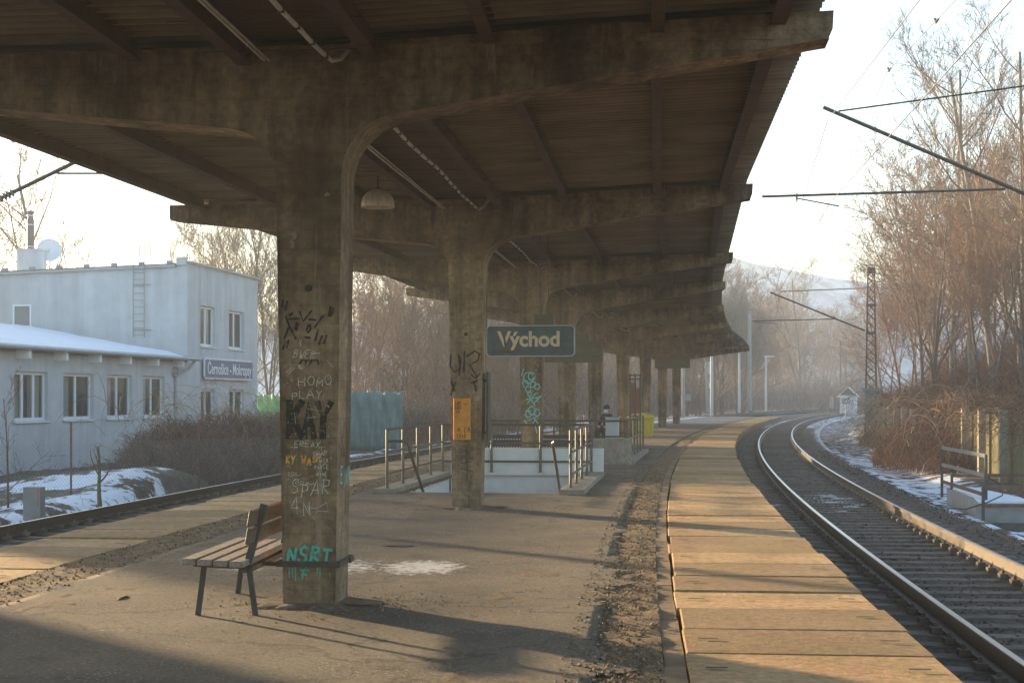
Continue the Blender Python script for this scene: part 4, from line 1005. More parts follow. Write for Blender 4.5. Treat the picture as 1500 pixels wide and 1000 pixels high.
t = empty('grey_cabinet', ((897-750)/2240*47.5, 47.5, 0), -R(9), 'pale grey service cabinet in front of the seated person', 'cabinet')
mb = MB(); mb.box((0, 0, .5), (.40, .3, 1.0)); o = obj('housing', mb, M_grey, t); m_ = o.modifiers.new('bevel', 'BEVEL'); m_.width = .01
mb = MB(); mb.box((0, 0, 1.015), (.46, .36, .03)); obj('lid', mb, M_cpole, t); mb = MB(); mb.box((0, -.154, .5), (.34, .008, .86)); obj('door', mb, M_grey, t)
t = empty('timetable_frame', ((930.5-750)/2240*60, 60, 0), -R(10), 'tall dark steel frame with a narrow red panel left of the yellow bin', 'frame')
for x in (-.2, .0, .2):
    mb = MB(); mb.box((x, 0, 1.28), (.06, .06, 2.56)); obj('post', mb, M_darksteel, t)
for z in (2.35, 2.5, .75, .9):
    mb = MB(); mb.box((0, .0, z), (.5, .05, .05)); obj('crossbar', mb, M_darksteel, t)
mb = MB(); mb.box((-.1, .05, 1.6), (.13, .02, 1.2)); mb.box((.1, .05, 1.5), (.13, .02, 1.0)); obj('panel', mb, mat('faded_red_panel', (.35, .13, .08), .6), t)
# platform seat + person
px_, py_ = (889-750)/2240*52, 52.0
t = empty('metal_bench', (px_+.05, py_+.1, 0), -R(9), 'low dark bench under the seated person', 'bench')
mb = MB(); mb.box((0, 0, .43), (1.5, .42, .05)); obj('seat', mb, M_darksteel, t)
for x in (-.6, .6):
    mb = MB(); mb.box((x, 0, .2), (.06, .36, .41)); obj('leg', mb, M_darksteel, t)
def person():
    t = empty('person', (px_, py_, 0), -R(9)-R(25), 'seated person in dark coat, maroon hat and white face covering behind the grey cabinet', 'person')
    V = {'pel': (0, .02, .54, .15, .13), 'waist': (0, .02, .70, .145, .115), 'chest': (0, .0, .90, .17, .125), 'shl': (.15, 0, 1.0, .075, .075), 'shr': (-.15, 0, 1.0, .075, .075), 'neck': (0, -.0, 1.07, .06, .06), 'head0': (0, -.02, 1.14, .065, .07),
         'head1': (0, -.025, 1.22, .082, .098), 'head2': (0, -.02, 1.30, .068, .08),
         'ell': (.24, -.06, .76, .055, .055), 'wrl': (.14, -.30, .64, .04, .04), 'hal': (.08, -.36, .62, .04, .025), 'elr': (-.24, -.06, .76, .055, .055), 'wrr': (-.14, -.30, .64, .04, .04), 'har': (-.08, -.36, .62, .04, .025),
         'hil': (.1, 0, .53, .1, .1), 'knl': (.13, -.42, .53, .07, .07), 'anl': (.13, -.46, .1, .045, .045), 'tol': (.14, -.62, .045, .04, .035), 'hir': (-.1, 0, .53, .1, .1), 'knr': (-.13, -.42, .53, .07, .07), 'anr': (-.13, -.46, .1, .045, .045), 'tor': (-.14, -.62, .045, .04, .035)}
    E = [('pel', 'waist'), ('waist', 'chest'), ('chest', 'neck'), ('neck', 'head0'), ('head0', 'head1'), ('head1', 'head2'), ('chest', 'shl'), ('shl', 'ell'), ('ell', 'wrl'), ('wrl', 'hal'), ('chest', 'shr'), ('shr', 'elr'), ('elr', 'wrr'), ('wrr', 'har'), ('pel', 'hil'), ('hil', 'knl'), ('knl', 'anl'), ('anl', 'tol'), ('pel', 'hir'), ('hir', 'knr'), ('knr', 'anr'), ('anr', 'tor')]
    def skin(name, keys, m, scale=1.0, root=None):
        ks = list(keys); me = bpy.data.meshes.new(name); me.from_pydata([V[k][:3] for k in ks], [(ks.index(a), ks.index(b)) for a, b in E if a in ks and b in ks], [])
        me.materials.append(m); o = bpy.data.objects.new(name, me); C.objects.link(o); o.parent = t
        o.modifiers.new('skin', 'SKIN'); me.skin_vertices.new() if not me.skin_vertices else None
        for i, k in enumerate(ks):
            sv = me.skin_vertices[0].data[i]; sv.radius = (V[k][3]*scale, V[k][4]*scale)
            if k == root: sv.use_root = True
        ss = o.modifiers.new('sub', 'SUBSURF'); ss.levels = 2; ss.render_levels = 2; return o
    skin('body', V.keys(), M_skin, 1, 'pel')
    skin('coat', ['pel', 'waist', 'chest', 'neck', 'shl', 'ell', 'wrl', 'shr', 'elr', 'wrr'], M_coat, 1.14, 'pel')
    skin('trousers', ['pel', 'hil', 'knl', 'anl', 'hir', 'knr', 'anr'], M_coat, 1.1, 'pel')
    mb = MB(); mb.lathe([(.098, 0), (.104, .02), (.1, .07), (.075, .115), (0, .135)], (0, -.02, 1.255), 18); mb.lathe([(.104, 0), (.112, .01), (.112, .035), (.102, .045)], (0, -.02, 1.245), 18); obj('hat', mb, M_hat, t, smooth=True)
    mb = MB()
    vs = []; 
    for i in range(7):
        a = R(-90-62+i*124/6)
        for z, r_ in ((1.115, .085), (1.17, .104), (1.205, .098)): vs.append((math.cos(a)*r_*.9, -.02+math.sin(a)*r_, z))
    mb.add(vs, [(i*3+j, (i+1)*3+j, (i+1)*3+j+1, i*3+j+1) for i in range(6) for j in range(2)]); obj('face_mask', mb, M_mask, t, smooth=True)
    mb = MB()
    for x in (-.03, .03): mb.tube([(x, -.108, 1.228), (x, -.116, 1.228)], .009, 8)
    obj('eyes', mb, M_black, t)
person()

# ------------------------------------------------------------------ grey building on the left
BD = Vector((.148, 1, 0)).normalized(); BN = Vector((BD.y, -BD.x, 0))      # along facade; outward normal (towards track)
def BP(Y, out=0, z=0): 
    return Vector((-15.1+.148*(Y-45), Y, z))+BN*out
bld = empty('station_building', BP(60.4, 0, -.8), 0, 'grey rendered station building with flat two storey block and snowy low wing', 'building')
def wallbox(nm, ya, yb, depth, z0, z1a, m, z1b=None, wins=()):
    """facade ya..yb in plane out=0 with window openings, depth backwards; z1a front top, z1b back top"""
    z1b = z1b if z1b is not None else z1a
    mb = MB(); cuts_y = sorted(set([ya, yb]+[w_[0] for w_ in wins]+[w_[1] for w_ in wins])); cuts_z = sorted(set([z0, z1a]+[w_[2] for w_ in wins]+[w_[3] for w_ in wins]))
    for a, b in zip(cuts_y[:-1], cuts_y[1:]):
        for c, d in zip(cuts_z[:-1], cuts_z[1:]):
            my, mz = (a+b)/2, (c+d)/2
            if any(w_[0] < my < w_[1] and w_[2] < mz < w_[3] for w_ in wins): continue
            mb.add([BP(a, 0, c), BP(b, 0, c), BP(b, 0, d), BP(a, 0, d)], [(0, 1, 2, 3)])
    for w_ in wins:                                   # reveals + dark room behind
        a, b, c, d = w_; dp = -.22
        mb.add([BP(a, 0, c), BP(b, 0, c), BP(b, 0, d), BP(a, 0, d), BP(a, dp, c), BP(b, dp, c), BP(b, dp, d), BP(a, dp, d)], [(0, 4, 5, 1), (1, 5, 6, 2), (2, 6, 7, 3), (3, 7, 4, 0)])
    mb.add([BP(ya, 0, z0), BP(ya, -depth, z0), BP(ya, -depth, z1b), BP(ya, 0, z1a)], [(0, 3, 2, 1)])
    mb.add([BP(yb, 0, z0), BP(yb, -depth, z0), BP(yb, -depth, z1b), BP(yb, 0, z1a)], [(0, 1, 2, 3)])
    mb.add([BP(ya, -depth, z0), BP(yb, -depth, z0), BP(yb, -depth, z1b), BP(ya, -depth, z1b)], [(0, 3, 2, 1)])
    return obj(nm, mb, m, bld, True)
def window(a, b, c, d, lights=2, open_=None, curtain=True):
    dp = -.15; mb = MB(); fw = .10
    def bar(p, q): mb.beam(p, q, .06, fw)
    bar(BP(a, dp, c+fw/2), BP(b, dp, c+fw/2)); bar(BP(a, dp, d-fw/2), BP(b, dp, d-fw/2))
    def vb(y, w_=fw): mb.add([BP(y-w_/2, dp+.03, c), BP(y+w_/2, dp+.03, c), BP(y+w_/2, dp+.03, d), BP(y-w_/2, dp+.03, d), BP(y-w_/2, dp-.03, c), BP(y+w_/2, dp-.03, c), BP(y+w_/2, dp-.03, d), BP(y-w_/2, dp-.03, d)], [(0, 1, 2, 3), (0, 3, 7, 4), (1, 5, 6, 2)])
    vb(a+fw/2); vb(b-fw/2)
    for i in range(1, lights): vb(a+(b-a)*i/lights, .13)
    w_ = obj('window', mb, M_frame, bld, True)
    g = MB(); g.add([BP(a, dp, c), BP(b, dp, c), BP(b, dp, d), BP(a, dp, d)], [(0, 1, 2, 3)]); obj('pane', g, M_glass, w_, True)
    for (f0, f1) in (((.04, .40),) if int(a*10) % 3 else ((.04, .35), (.62, .96))):
        k_ = MB(); y0_, y1_ = a+(b-a)*f0, a+(b-a)*f1; n_ = 10; vs = []
        for q in range(n_+1): yy = y0_+(y1_-y0_)*q/n_; dd_ = dp-.12+.02*math.sin(q*2.1); vs += [BP(yy, dd_, c+.05), BP(yy, dd_, d-.04)]
        k_.add(vs, [(2*q, 2*q+2, 2*q+3, 2*q+1) for q in range(n_)]); obj('curtain', k_, M_curtain, w_, True)
    s = MB(); s.add([BP(a-.06, .07, c-.03), BP(b+.06, .07, c-.03), BP(b+.06, -.2, c+.0), BP(a-.06, -.2, c+.0), BP(a-.06, .07, c-.06), BP(b+.06, .07, c-.06)], [(0, 1, 2, 3), (4, 5, 1, 0)]); obj('sill', s, M_frame, w_, True)
GZ = -1.1
wy = [(45.95, 48.2), (49.3, 51.6), (52.7, 54.9), (55.9, 58.0)]
wins = [(a, b, .9, 2.42) for a, b in wy]+[(43.0, 44.9, .9, 2.42), (37.5, 39.7, .9, 2.42)]
wallbox('wing_wall', 34.6, 60.4, 7.2, GZ, 3.0, M_render, 4.35, wins)
for a, b, c, d in wins: window(a, b, c, d, 3 if a < 46.5 else 2)
tw = [(61.85, 63.6, 3.72, 5.36), (65.3, 67.3, 3.72, 5.36), (61.9, 63.6, .42, 1.98), (65.35, 67.35, .42, 1.98)]
wallbox('block_wall', 60.4, 69.2, 24, GZ, 6.95, M_render, 6.2, tw)
for a, b, c, d in tw: window(a, b, c, d, 2)
# parapet copings and roofs
mb = MB(); e = Vector((0, 0, .05))
mb.beam(BP(60.3, .02, 6.99), BP(69.3, .02, 6.99), .22, .06)
obj('coping', mb, M_roofm, bld, True)
# ladder wall (faces the camera): runs back from the facade corner
LW = -BN
def LP(back, z, out=0): return BP(60.4, 0, z)-BN*back-BD*out
mb = MB(); mb.beam(LP(.45, 6.83, .06), LP(24, 6.1, .06), .16, .10); mb.add([LP(0, 6.9, .0), LP(24, 6.2), BP(69.2, -24, 6.2), BP(69.2, 0, 6.9)], [(0, 1, 2, 3)])
obj('gutter', mb, M_roofm, bld, True)
mb = MB()
mb.add([LP(.4, 6.93, .12), LP(24, 6.2, .12), LP(24, 6.2, -8), LP(.4, 6.93, -8)], [(0, 1, 2, 3)])
for k in range(14): pass
obj('roof_snow', mb, M_snow, bld, True)
for k in range(14): mb = MB(); mb.box(tuple(LP(.7+k*1.15, 6.93-.031*(.7+k*1.15)+.05, .1)), (.22, .12, .14)); obj('snow_guard', mb, M_cpole, bld, True)
mb = MB(); mb.beam(LP(.0, 7.0, .05), LP(.42, 7.0, .05), .14, .3); obj('corner_parapet', mb, M_render, bld, True)
# small window in ladder wall
mb = MB(); bk0 = 6.55; 
def LPq(b0, b1, z0, z1, o_): return [LP(b1, z0, o_), LP(b0, z0, o_), LP(b0, z1, o_), LP(b1, z1, o_)]
mb.add(LPq(bk0, bk0+.72, 4.45, 5.32, .012), [(0, 1, 2, 3)]); ww = obj('window', mb, M_glass, bld, True)
mb = MB()
for a, b in (((bk0, 4.45), (bk0, 5.32)), ((bk0+.72, 4.45), (bk0+.72, 5.32)), ((bk0-.03, 4.45), (bk0+.75, 4.45)), ((bk0-.03, 5.32), (bk0+.75, 5.32))): mb.beam(LP(a[0], a[1], .03), LP(b[0], b[1], .03), .07, .07)
obj('frame', mb, M_frame, ww, True)
# wing roof: monopitch with snow, eave gutter, brackets
RT = 3.18; slope = (4.5-RT)/7.4
def RP(Y, back, dz_=0): return BP(Y, .45-back, RT+slope*back+dz_)
mb = MB(); vs = []
ysr = lin(34.2, 60.38, 26)
for Y in ysr: vs += [RP(Y, 0), RP(Y, 7.9), RP(Y, 7.9, -.1), RP(Y, 0, -.1)]
mb.add(vs, [(i*4+j, i*4+(j+1) % 4, (i+1)*4+(j+1) % 4, (i+1)*4+j) for i in range(26) for j in range(4)]+[(0, 1, 2, 3)])
obj('wing_roof', mb, M_roofm, bld, True)
mb = MB(); vs = []; n = 10; rr = random.Random(9)
for Y in lin(34.25, 59.3, 60):
    for j in range(n+1):
        b_ = .12+7.2*j/n; vs.append(RP(Y, b_, .09+.02*rr.uniform(-1, 1) if 0 < j < n else .005))
mb.add(vs, [(i*(n+1)+j, i*(n+1)+j+1, (i+1)*(n+1)+j+1, (i+1)*(n+1)+j)[::-1] for i in range(60) for j in range(n)])
obj('roof_snow', mb, M_snow, bld, True, smooth=True)
mb = MB()
mb.tube([RP(Y, -.07, -.04) for Y in ysr], .075, 8); obj('gutter', mb, M_roofm, bld, True)
for k in range(10):
    Y = 58.9-k*2.55; mb = MB(); mb.beam(BP(Y, 0, 2.93), BP(Y, .42, 2.93), .16, .26); obj('eave_bracket', mb, M_frame, bld, True)
mb = MB(); mb.tube([RP(60.2, .05, -.1), BP(59.9, .25, 2.75), BP(59.3, .07, 2.55), BP(59.0, .07, 2.4), BP(59.0, .07, GZ)], .055, 8); obj('downpipe', mb, M_roofm, bld, True)
mb = MB(); c = BP(58.9, .0, 2.6); mb.tube([c, c+BN*.14], [.2, .2], 16); mb.tube([c+BN*.14, c+BN*.22], [.1, .05], 12); obj('loudspeaker', mb, M_cpole, bld, True)
# ladder
mb = MB(); lb = 1.72
for s_ in (0, .46):
    q = [LP(lb+s_, 4.0, .16), LP(lb+s_, 7.55, .16)]+[LP(lb+s_+.0-.13*(1-math.cos(t)), 7.55+.30*math.sin(t), .16-.0) for t in lin(0, math.pi, 8)]+[LP(lb+s_-.26, 7.2, .16)]
    mb.tube(q, .02, 6)
for k in range(11): mb.tube([LP(lb, 4.1+k*.275, .16), LP(lb+.46, 4.1+k*.275, .16)], .014, 5)
for z in (4.3, 6.1): mb.beam(LP(lb-.25, z, .08), LP(lb+.46, z, .08), .02, .03)
obj('ladder', mb, M_cpole, bld, True)
# lightning wire
mb = MB(); mb.tube([BP(61.7, .05, 6.95), BP(61.75, .06, 6.1), BP(61.7, .05, 5.4), BP(61.7, .05, 3.0)], .012, 5); obj('lightning_wire', mb, M_cable, bld, True)
# chimney, flue, dish
cb = LP(7.2, 6.55, -1.4); mb = MB(); Mb = Matrix.Translation(cb) @ Matrix.Rotation(fr(60), 4, 'Z')
mb.box((0, 0, .45), (.9, .8, 1.3), Mb); mb.box((0, 0, 1.12), (1.0, .9, .06), Mb); ch = obj('chimney', mb, M_render, bld, True)
mb = MB(); c0 = cb+Vector((-.05, 0, 1.1)); mb.tube([c0, c0+Vector((0, 0, 1.2)), c0+Vector((0, 0, 1.45))], [.15, .15, .09], 14); mb.tube([c0+Vector((0, 0, 1.42)), c0+Vector((0, 0, 1.62))], [.07, .17], 12); obj('flue', mb, M_flue, ch, True)
mb = MB()
for z in (.15, 1.05, 1.42): mb.tube([c0+Vector((0, 0, z)), c0+Vector((0, 0, z+.035))], .158, 14)
obj('flue_band', mb, M_frame, ch, True)
dsh = empty('satellite_dish', cb+Vector((.55, .4, 0)), 0, 'pale round satellite dish behind the chimney on the flat roof', 'satellite dish')
mb = MB(); mb.lathe([(0, 0), (.2, .015), (.38, .06), (.5, .12)], n=24); o = obj('reflector', mb, M_frame, dsh, smooth=True, M=Matrix.Translation((.0, .2, 1.15)) @ Matrix.Rotation(R(75), 4, 'X') @ Matrix.Rotation(R(15), 4, 'Y')); o.modifiers.new('t', 'SOLIDIFY').thickness = .02
mb = MB(); mb.tube([(0, .25, 0), (0, .25, 1.15)], .035, 8); obj('mast', mb, M_cpole, dsh)
# station name board
sb = empty('station_name_board', BP(61.9, .1, 2.1), 0, 'dark blue station name board with white lettering on the block wall', 'sign')
L_ = 6.0; cY = 64.95
def facing(c): 
    Mm = Matrix.Identity(4)
    for i, v_ in enumerate((BD, Vector((0, 0, 1)), BN)):
        for r in range(3): Mm[r][i] = v_[r]
    for r in range(3): Mm[r][3] = c[r]
    return Mm
mb = MB(); Mf = facing(BP(cY, .12, 1.6+(583-541)*64.9/2240-.0))
mb.prism(rrect(L_, .72, .02, 2), (0, 0, 0), (1, 0, 0), (0, 1, 0), (0, 0, 1), .14); o = obj('board', mb, M_bsign, sb); o.matrix_parent_inverse = wm(sb).inverted(); o.matrix_basis = Mf
mb = MB()
for a, b in (((-L_/2, -.36), (L_/2, -.36)), ((-L_/2, .36), (L_/2, .36)), ((-L_/2, -.36), (-L_/2, .36)), ((L_/2, -.36), (L_/2, .36))): mb.beam((a[0], a[1], .02), (b[0], b[1], .02), .16, .05, (0, 0, 1))
o = obj('frame', mb, M_frame, sb); o.matrix_parent_inverse = wm(sb).inverted(); o.matrix_basis = Mf
o = text_mesh('lettering', 'Černošice - Mokropsy', .66, M_frame, sb, Mf @ Matrix.Translation((0, -.02, .073)), .010, .93); o.matrix_parent_inverse = wm(sb).inverted()

# out-of-frame neighbour whose shadow falls over the near left of the platform
nb = empty('brick_shed', (-16, 20, -.8), 0, 'low rendered shed left of the tracks, just outside the picture', 'shed')
mb = MB(); mb.box((-18.4, 14.6, 1.2), (5, 19.6, 4.4)); obj('wall', mb, M_render, nb, True)
mb = MB(); mb.box((-18.4, 14.6, 3.48), (5.4, 20.0, .16)); obj('roof', mb, M_roofm, nb, True)
for y in (8, 12, 16, 20):
    mb = MB(); mb.box((-15.88, y, 1.2), (.06, 1.4, 1.2)); obj('window', mb, M_glass, nb, True)

# ------------------------------------------------------------------ vegetation
def bare_tree(rr, H, spread=.55, levels=4, trunk_r=.16, nmain=9, twig_r=.006, lean=(0, 0), counts=(9, 6, 5, 4), up=.25, base=.3, trunks=1):
    T = MB(); K = MB()
    def br(p, d, L, r, lv):
        ns = 5 if lv == 0 else (4 if lv == 1 else 3); pts = [p.copy()]; rs = [r]; q = p.copy(); dd = d.copy()
        rend = max(twig_r*.5, r*(.35 if lv == 0 else .3))
        for i in range(ns):
            k = .10 if lv == 0 else .24
            dd = (dd+Vector((rr.uniform(-k, k), rr.uniform(-k, k), rr.uniform(-k*.5, k)+(.06*up if lv else 0)))).normalized()
            q = q+dd*(L/ns); pts.append(q.copy()); rs.append(r+(rend-r)*((i+1)/ns))
        (T if lv == 0 else K).tube(pts, rs, 7 if lv == 0 else (4 if lv == 1 else 3), cap=False)
        if lv >= levels: return
        n = counts[lv]
        for i in range(n):
            s = (base if lv == 0 else .2)+(1-(base if lv == 0 else .2))*(i+rr.random()*.8)/n; s = min(s, .99)
            j = min(int(s*ns), ns-1); t = s*ns-j; pp_ = pts[j].lerp(pts[j+1], t); rloc = rs[j]+(rs[j+1]-rs[j])*t
            loc = (pts[j+1]-pts[j]).normalized(); az = rr.uniform(0, 6.283); ang = R(rr.uniform(28, 60)) if lv == 0 else R(rr.uniform(25, 65))
            e1 = loc.orthogonal().normalized(); e2 = loc.cross(e1); nd = (loc*math.cos(ang)+(e1*math.cos(az)+e2*math.sin(az))*math.sin(ang)+Vector((0, 0, up*.5))).normalized()
            fl = (1-.55*s) if lv == 0 else (1-.35*s)
            br(pp_, nd, L*rr.uniform(.42, .62)*fl*(spread/.55 if lv == 0 else 1.0)*(1.0 if lv else 1.05), max(twig_r, rloc*rr.uniform(.45, .62)), lv+1)
    for k in range(trunks):
        a = rr.uniform(0, 6.28); off = Vector((math.cos(a), math.sin(a), 0))*(.3 if trunks > 1 else 0)
        br(off, Vector((lean[0]+off.x*.4, lean[1]+off.y*.4, 1)).normalized(), H*(1-.12*k), trunk_r*(1-.15*k), 0)
    return T, K
M_twig_grey = mat('grey_brown_twigs', (.15, .10, .068), .85, nscale=.6, col2=(.30, .20, .125))
M_bark_tan = mat('tan_bark', (.20, .155, .11), .9, nscale=4, col2=(.36, .29, .21), bump=.5)
def tree_proto(name, label, group, rr, tw=M_twig, bark=M_bark, **kw):
    t = empty(name, (0, 0, 0), 0, label, 'tree', group); T, K = bare_tree(rr, **kw)
    obj('trunk', T, bark, t, smooth=True); obj('crown', K, tw, t, smooth=True); return t
def place(proto, first, x, y, z, s, rz, label=None, sz=None):
    o = proto if first else copy_tree(proto)
    o.matrix_basis = Matrix.Translation((x, y, z)) @ Matrix.Rotation(rz, 4, 'Z') @ Matrix.Diagonal((s, s, sz or s, 1))
    if label: o['label'] = label
    return o
def atX(px, Y): return (px-750)/2240*Y
# big trees on the right bank
RT1 = tree_proto('bare_tree', '', 'tall bare trees on the right bank', random.Random(11), tw=M_twig_grey, bark=M_bark_tan, H=15, trunk_r=.17, counts=(12, 8, 6, 4), twig_r=.009, spread=.5, lean=(-.10, 0), base=.25, up=.35)
RT2 = tree_proto('bare_tree', '', 'tall bare trees on the right bank', random.Random(12), tw=M_twig_grey, bark=M_bark_tan, H=14, trunk_r=.14, counts=(12, 8, 6, 4), twig_r=.009, spread=.42, lean=(.02, 0), base=.2, up=.5)
RT3 = tree_proto('bare_tree', '', 'tall bare trees on the right bank', random.Random(13), H=9, trunk_r=.10, counts=(11, 8, 6, 5), twig_r=.009, spread=.7, lean=(-.12, 0), base=.15, up=.2, trunks=2)
kids(None)
used = {}
def putR(p, px, Y, top, lab, rz, zb=.6):
    H = {RT1.name: 15, RT2.name: 14, RT3.name: 9}[p.name]
    h = 1.6+(583-top)/2240*Y-zb; first = p.name not in used; used[p.name] = 1
    return place(p, first, atX(px, Y), Y, zb, h/H, rz, lab)
FIN = []
FIN += [(RT1, 1462, 62, 95, 'tallest pale trunked tree on the right bank, its crown reaching left over the sky', 0), (RT2, 1425, 70, 100, 'slender straight tree just left of the tallest one', 1.2), (RT2, 1500, 58, 80, 'bare tree at the right edge of the photo', 2.9),
        (RT1, 1530, 50, 30, 'near bare tree whose branches enter from the right edge', 4.4), (RT2, 1395, 84, 170, 'bare tree behind the lattice mast side of the bank', 3.8),
        (RT3, 1330, 96, 410, 'low spreading tree just right of the lattice mast', .5), (RT3, 1375, 72, 330, 'brown spreading tree on the middle of the right bank', 2.2), (RT3, 1440, 60, 320, 'brown low tree below the tall slender trunks', 3.9), (RT3, 1495, 52, 350, 'brown low tree low down at the right edge', 5.2), (RT3, 1302, 120, 440, 'small hazy tree directly behind the lattice mast', 1.0), (RT3, 1350, 88, 260, 'middle height tree between the mast and the tall trunks', 4.9)]
for p, px, Y, top, lab, rz_ in FIN: putR(p, px, Y, top, lab, rz_)
RT3P = RT3
_rt3kids = [k for k in bpy.data.objects if k.parent == RT3]
# pale trees behind the building, left
LT = tree_proto('bare_tree', '', 'hazy bare trees behind the station building', random.Random(21), tw=M_twig_pale, H=13, trunk_r=.17, counts=(12, 8, 6, 4), twig_r=.012, spread=.6, base=.25, up=.35)
LT2 = tree_proto('bare_tree', '', 'hazy bare trees behind the station building', random.Random(22), tw=M_twig_pale, H=13, trunk_r=.10, counts=(14, 8, 6, 4), twig_r=.010, spread=.5, base=.15, up=.7, trunks=3)
kids(None)
def putL(p, px, Y, top, lab, rz, first):
    H = 13; h = 1.6+(583-top)/2240*Y+.6; return place(p, first, atX(px, Y), Y, -.6, h/H, rz, lab)
putL(LT, 50, 92, 250, 'pale spreading tree behind the chimney', .3, True)
putL(LT, -35, 88, 300, 'pale tree at the left edge behind the roof', 2.3, False)
putL(LT2, 345, 88, 285, 'many stemmed pale tree behind the right end of the block', 1.0, True)
putL(LT2, 290, 100, 335, 'many stemmed pale tree behind the parapet corner', 2.5, False)
putL(LT2, 405, 86, 330, 'pale tree between the block and the nearest pillar', 4.0, False)
# wood beyond the left track
WT = [tree_proto('bare_tree', 'bare brown tree in the hazy wood beyond the platform', 'bare trees of the wood beyond the platform', random.Random(31+i), tw=(M_twig, M_twig_pale, M_twig)[i], H=10, trunk_r=.11, counts=(11, 7, 6, 4), twig_r=.011, spread=.62, base=.12, up=(.3, .5, .15)[i], trunks=(1, 2, 3)[i]) for i in range(3)]
kids(None); fst = {}
rr = random.Random(41)
def putW(px, Y, top):
    i = rr.randrange(3); p = WT[i]; h = 1.6+(583-top)/2240*Y+.6; first = i not in fst; fst[i] = 1
    return place(p, first, atX(px, Y), Y, -.6, h/10*1.12, rr.uniform(0, 6.28))
for k in range(19): putW(500+k*17+rr.uniform(-8, 8), rr.uniform(88, 112), 415+rr.uniform(0, 60)+.1*k)
for k in range(26): putW(800+k*12+rr.uniform(-8, 8), rr.uniform(150, 185)+.5*k, 430+rr.uniform(-5, 40)+max(0, (k-20))*8)
for k in range(12): putW(1090+k*15+rr.uniform(-6, 6), rr.uniform(260, 300), 462+rr.uniform(0, 30)+k*1.5)
for k in range(4): putW((1085, 1100, 1180, 1150)[k], (190, 200, 230, 240)[k], (440, 455, 430, 470)[k])
# undergrowth made of arching twigs
def thicket(n, box, hmin, hmax, seed, rad=.008, arch=.5, zf=None, col=True, segs=4, lenf=1.0):
    rr = random.Random(seed); mb = MB()
    for i in range(n):
        p = box(rr); h = rr.uniform(hmin, hmax); a = rr.uniform(0, 6.28); ln = h*rr.uniform(.5, 1)*lenf; mb.col = rr.random()
        r_ = rr.uniform(.1, arch)*ln; pts = []
        for k in range(segs+1):
            t = k/segs; pts.append(Vector((p[0]+math.cos(a)*r_*t**1.5+rr.uniform(-.04, .04)*ln, p[1]+math.sin(a)*r_*t**1.5+rr.uniform(-.04, .04)*ln, p[2]+ln*(t-.35*arch*t*t)+rr.uniform(-.02, .02)*ln)))
        mb.tube(pts, [rad*(1-.6*k/segs) for k in range(segs+1)], 3, cap=False)
        for b_ in range(2):
            j = rr.randrange(1, segs+1); q = pts[j]; d = Vector((rr.uniform(-1, 1), rr.uniform(-1, 1), rr.uniform(-.5, 1))).normalized()*ln*rr.uniform(.15, .4)
            mb.tube([q, q+d*.5+Vector((0, 0, .03*ln)), q+d], [rad*.6, rad*.45, rad*.3], 3, cap=False)
    return mb
def dome(cx, cy, rx_, ry_, z0, hz):
    def f(rr):
        while True:
            a, b = rr.uniform(-1, 1), rr.uniform(-1, 1)
            if a*a+b*b < 1: break
        return (cx+a*rx_, cy+b*ry_, z0+rr.random()**1.3*hz*math.sqrt(max(0, 1-a*a-b*b)))
    return f
for i, (px, Y, r_, top, lab) in enumerate(((262, 41, 1.6, 612, 'left bush of the dark bramble row in front of the building'), (330, 44, 1.7, 600, 'middle bush of the dark bramble row under the name board'), (395, 47, 1.7, 598, 'right bush of the dark bramble row, next to the nearest pillar'))):
    h = 1.6+(583-top)/2240*Y+.7
    mb = thicket(6500, dome(atX(px, Y-2), Y-2, r_*1.05, 1.5, -.7, h*.88), .35, .75, 50+i, .009, .9)
    tag(obj('bramble_bush', mb, M_bush), lab, 'bush', 'bramble bushes in front of the building')
def bx(x0, x1, y0, y1, z0, z1): return lambda rr: (rr.uniform(x0, x1), rr.uniform(y0, y1), rr.uniform(z0, z1))
def along_off(o0, o1, y0, y1, z0, z1):
    def f(rr): 
        Y = rr.uniform(y0, y1); p = P(rr.uniform(o0, o1), Y); return (p.x, p.y, rr.uniform(z0, z1))
    return f
mb = thicket(9000, along_off(-19, -14.6, 62, 105, -.7, .6), .7, 1.8, 60, .012); tag(obj('undergrowth', mb, M_bush), 'grey brown undergrowth along the left track beyond the bushes', 'undergrowth', kind='stuff')
mb = thicket(15000, along_off(-30, -14.5, 96, 230, -.7, 2.5), 1.5, 4.5, 61, .024); tag(obj('undergrowth', mb, M_bush), 'hazy undergrowth at the foot of the far wood', 'undergrowth', kind='stuff')
mb = thicket(3000, along_off(-22, -14, 18, 60, -.7, -.6), .15, .5, 62, .006, .9); tag(obj('dry_grass', mb, M_bush), 'dry stalks poking through the snow left of the tracks', 'dry grass', kind='stuff')
def bank(rr):
    Y = rr.uniform(36, 105); o = rr.uniform(7.0 if Y > 52 else 8.2, 13); p = P(o, Y); return (p.x, p.y, ground_z(o, Y, p)+rr.uniform(0, 1.5))
mb = thicket(15000, bank, .8, 2.6, 63, .010, .9); tag(obj('undergrowth', mb, M_vine), 'brown scrub covering the right hand bank behind the posts', 'undergrowth', kind='stuff')
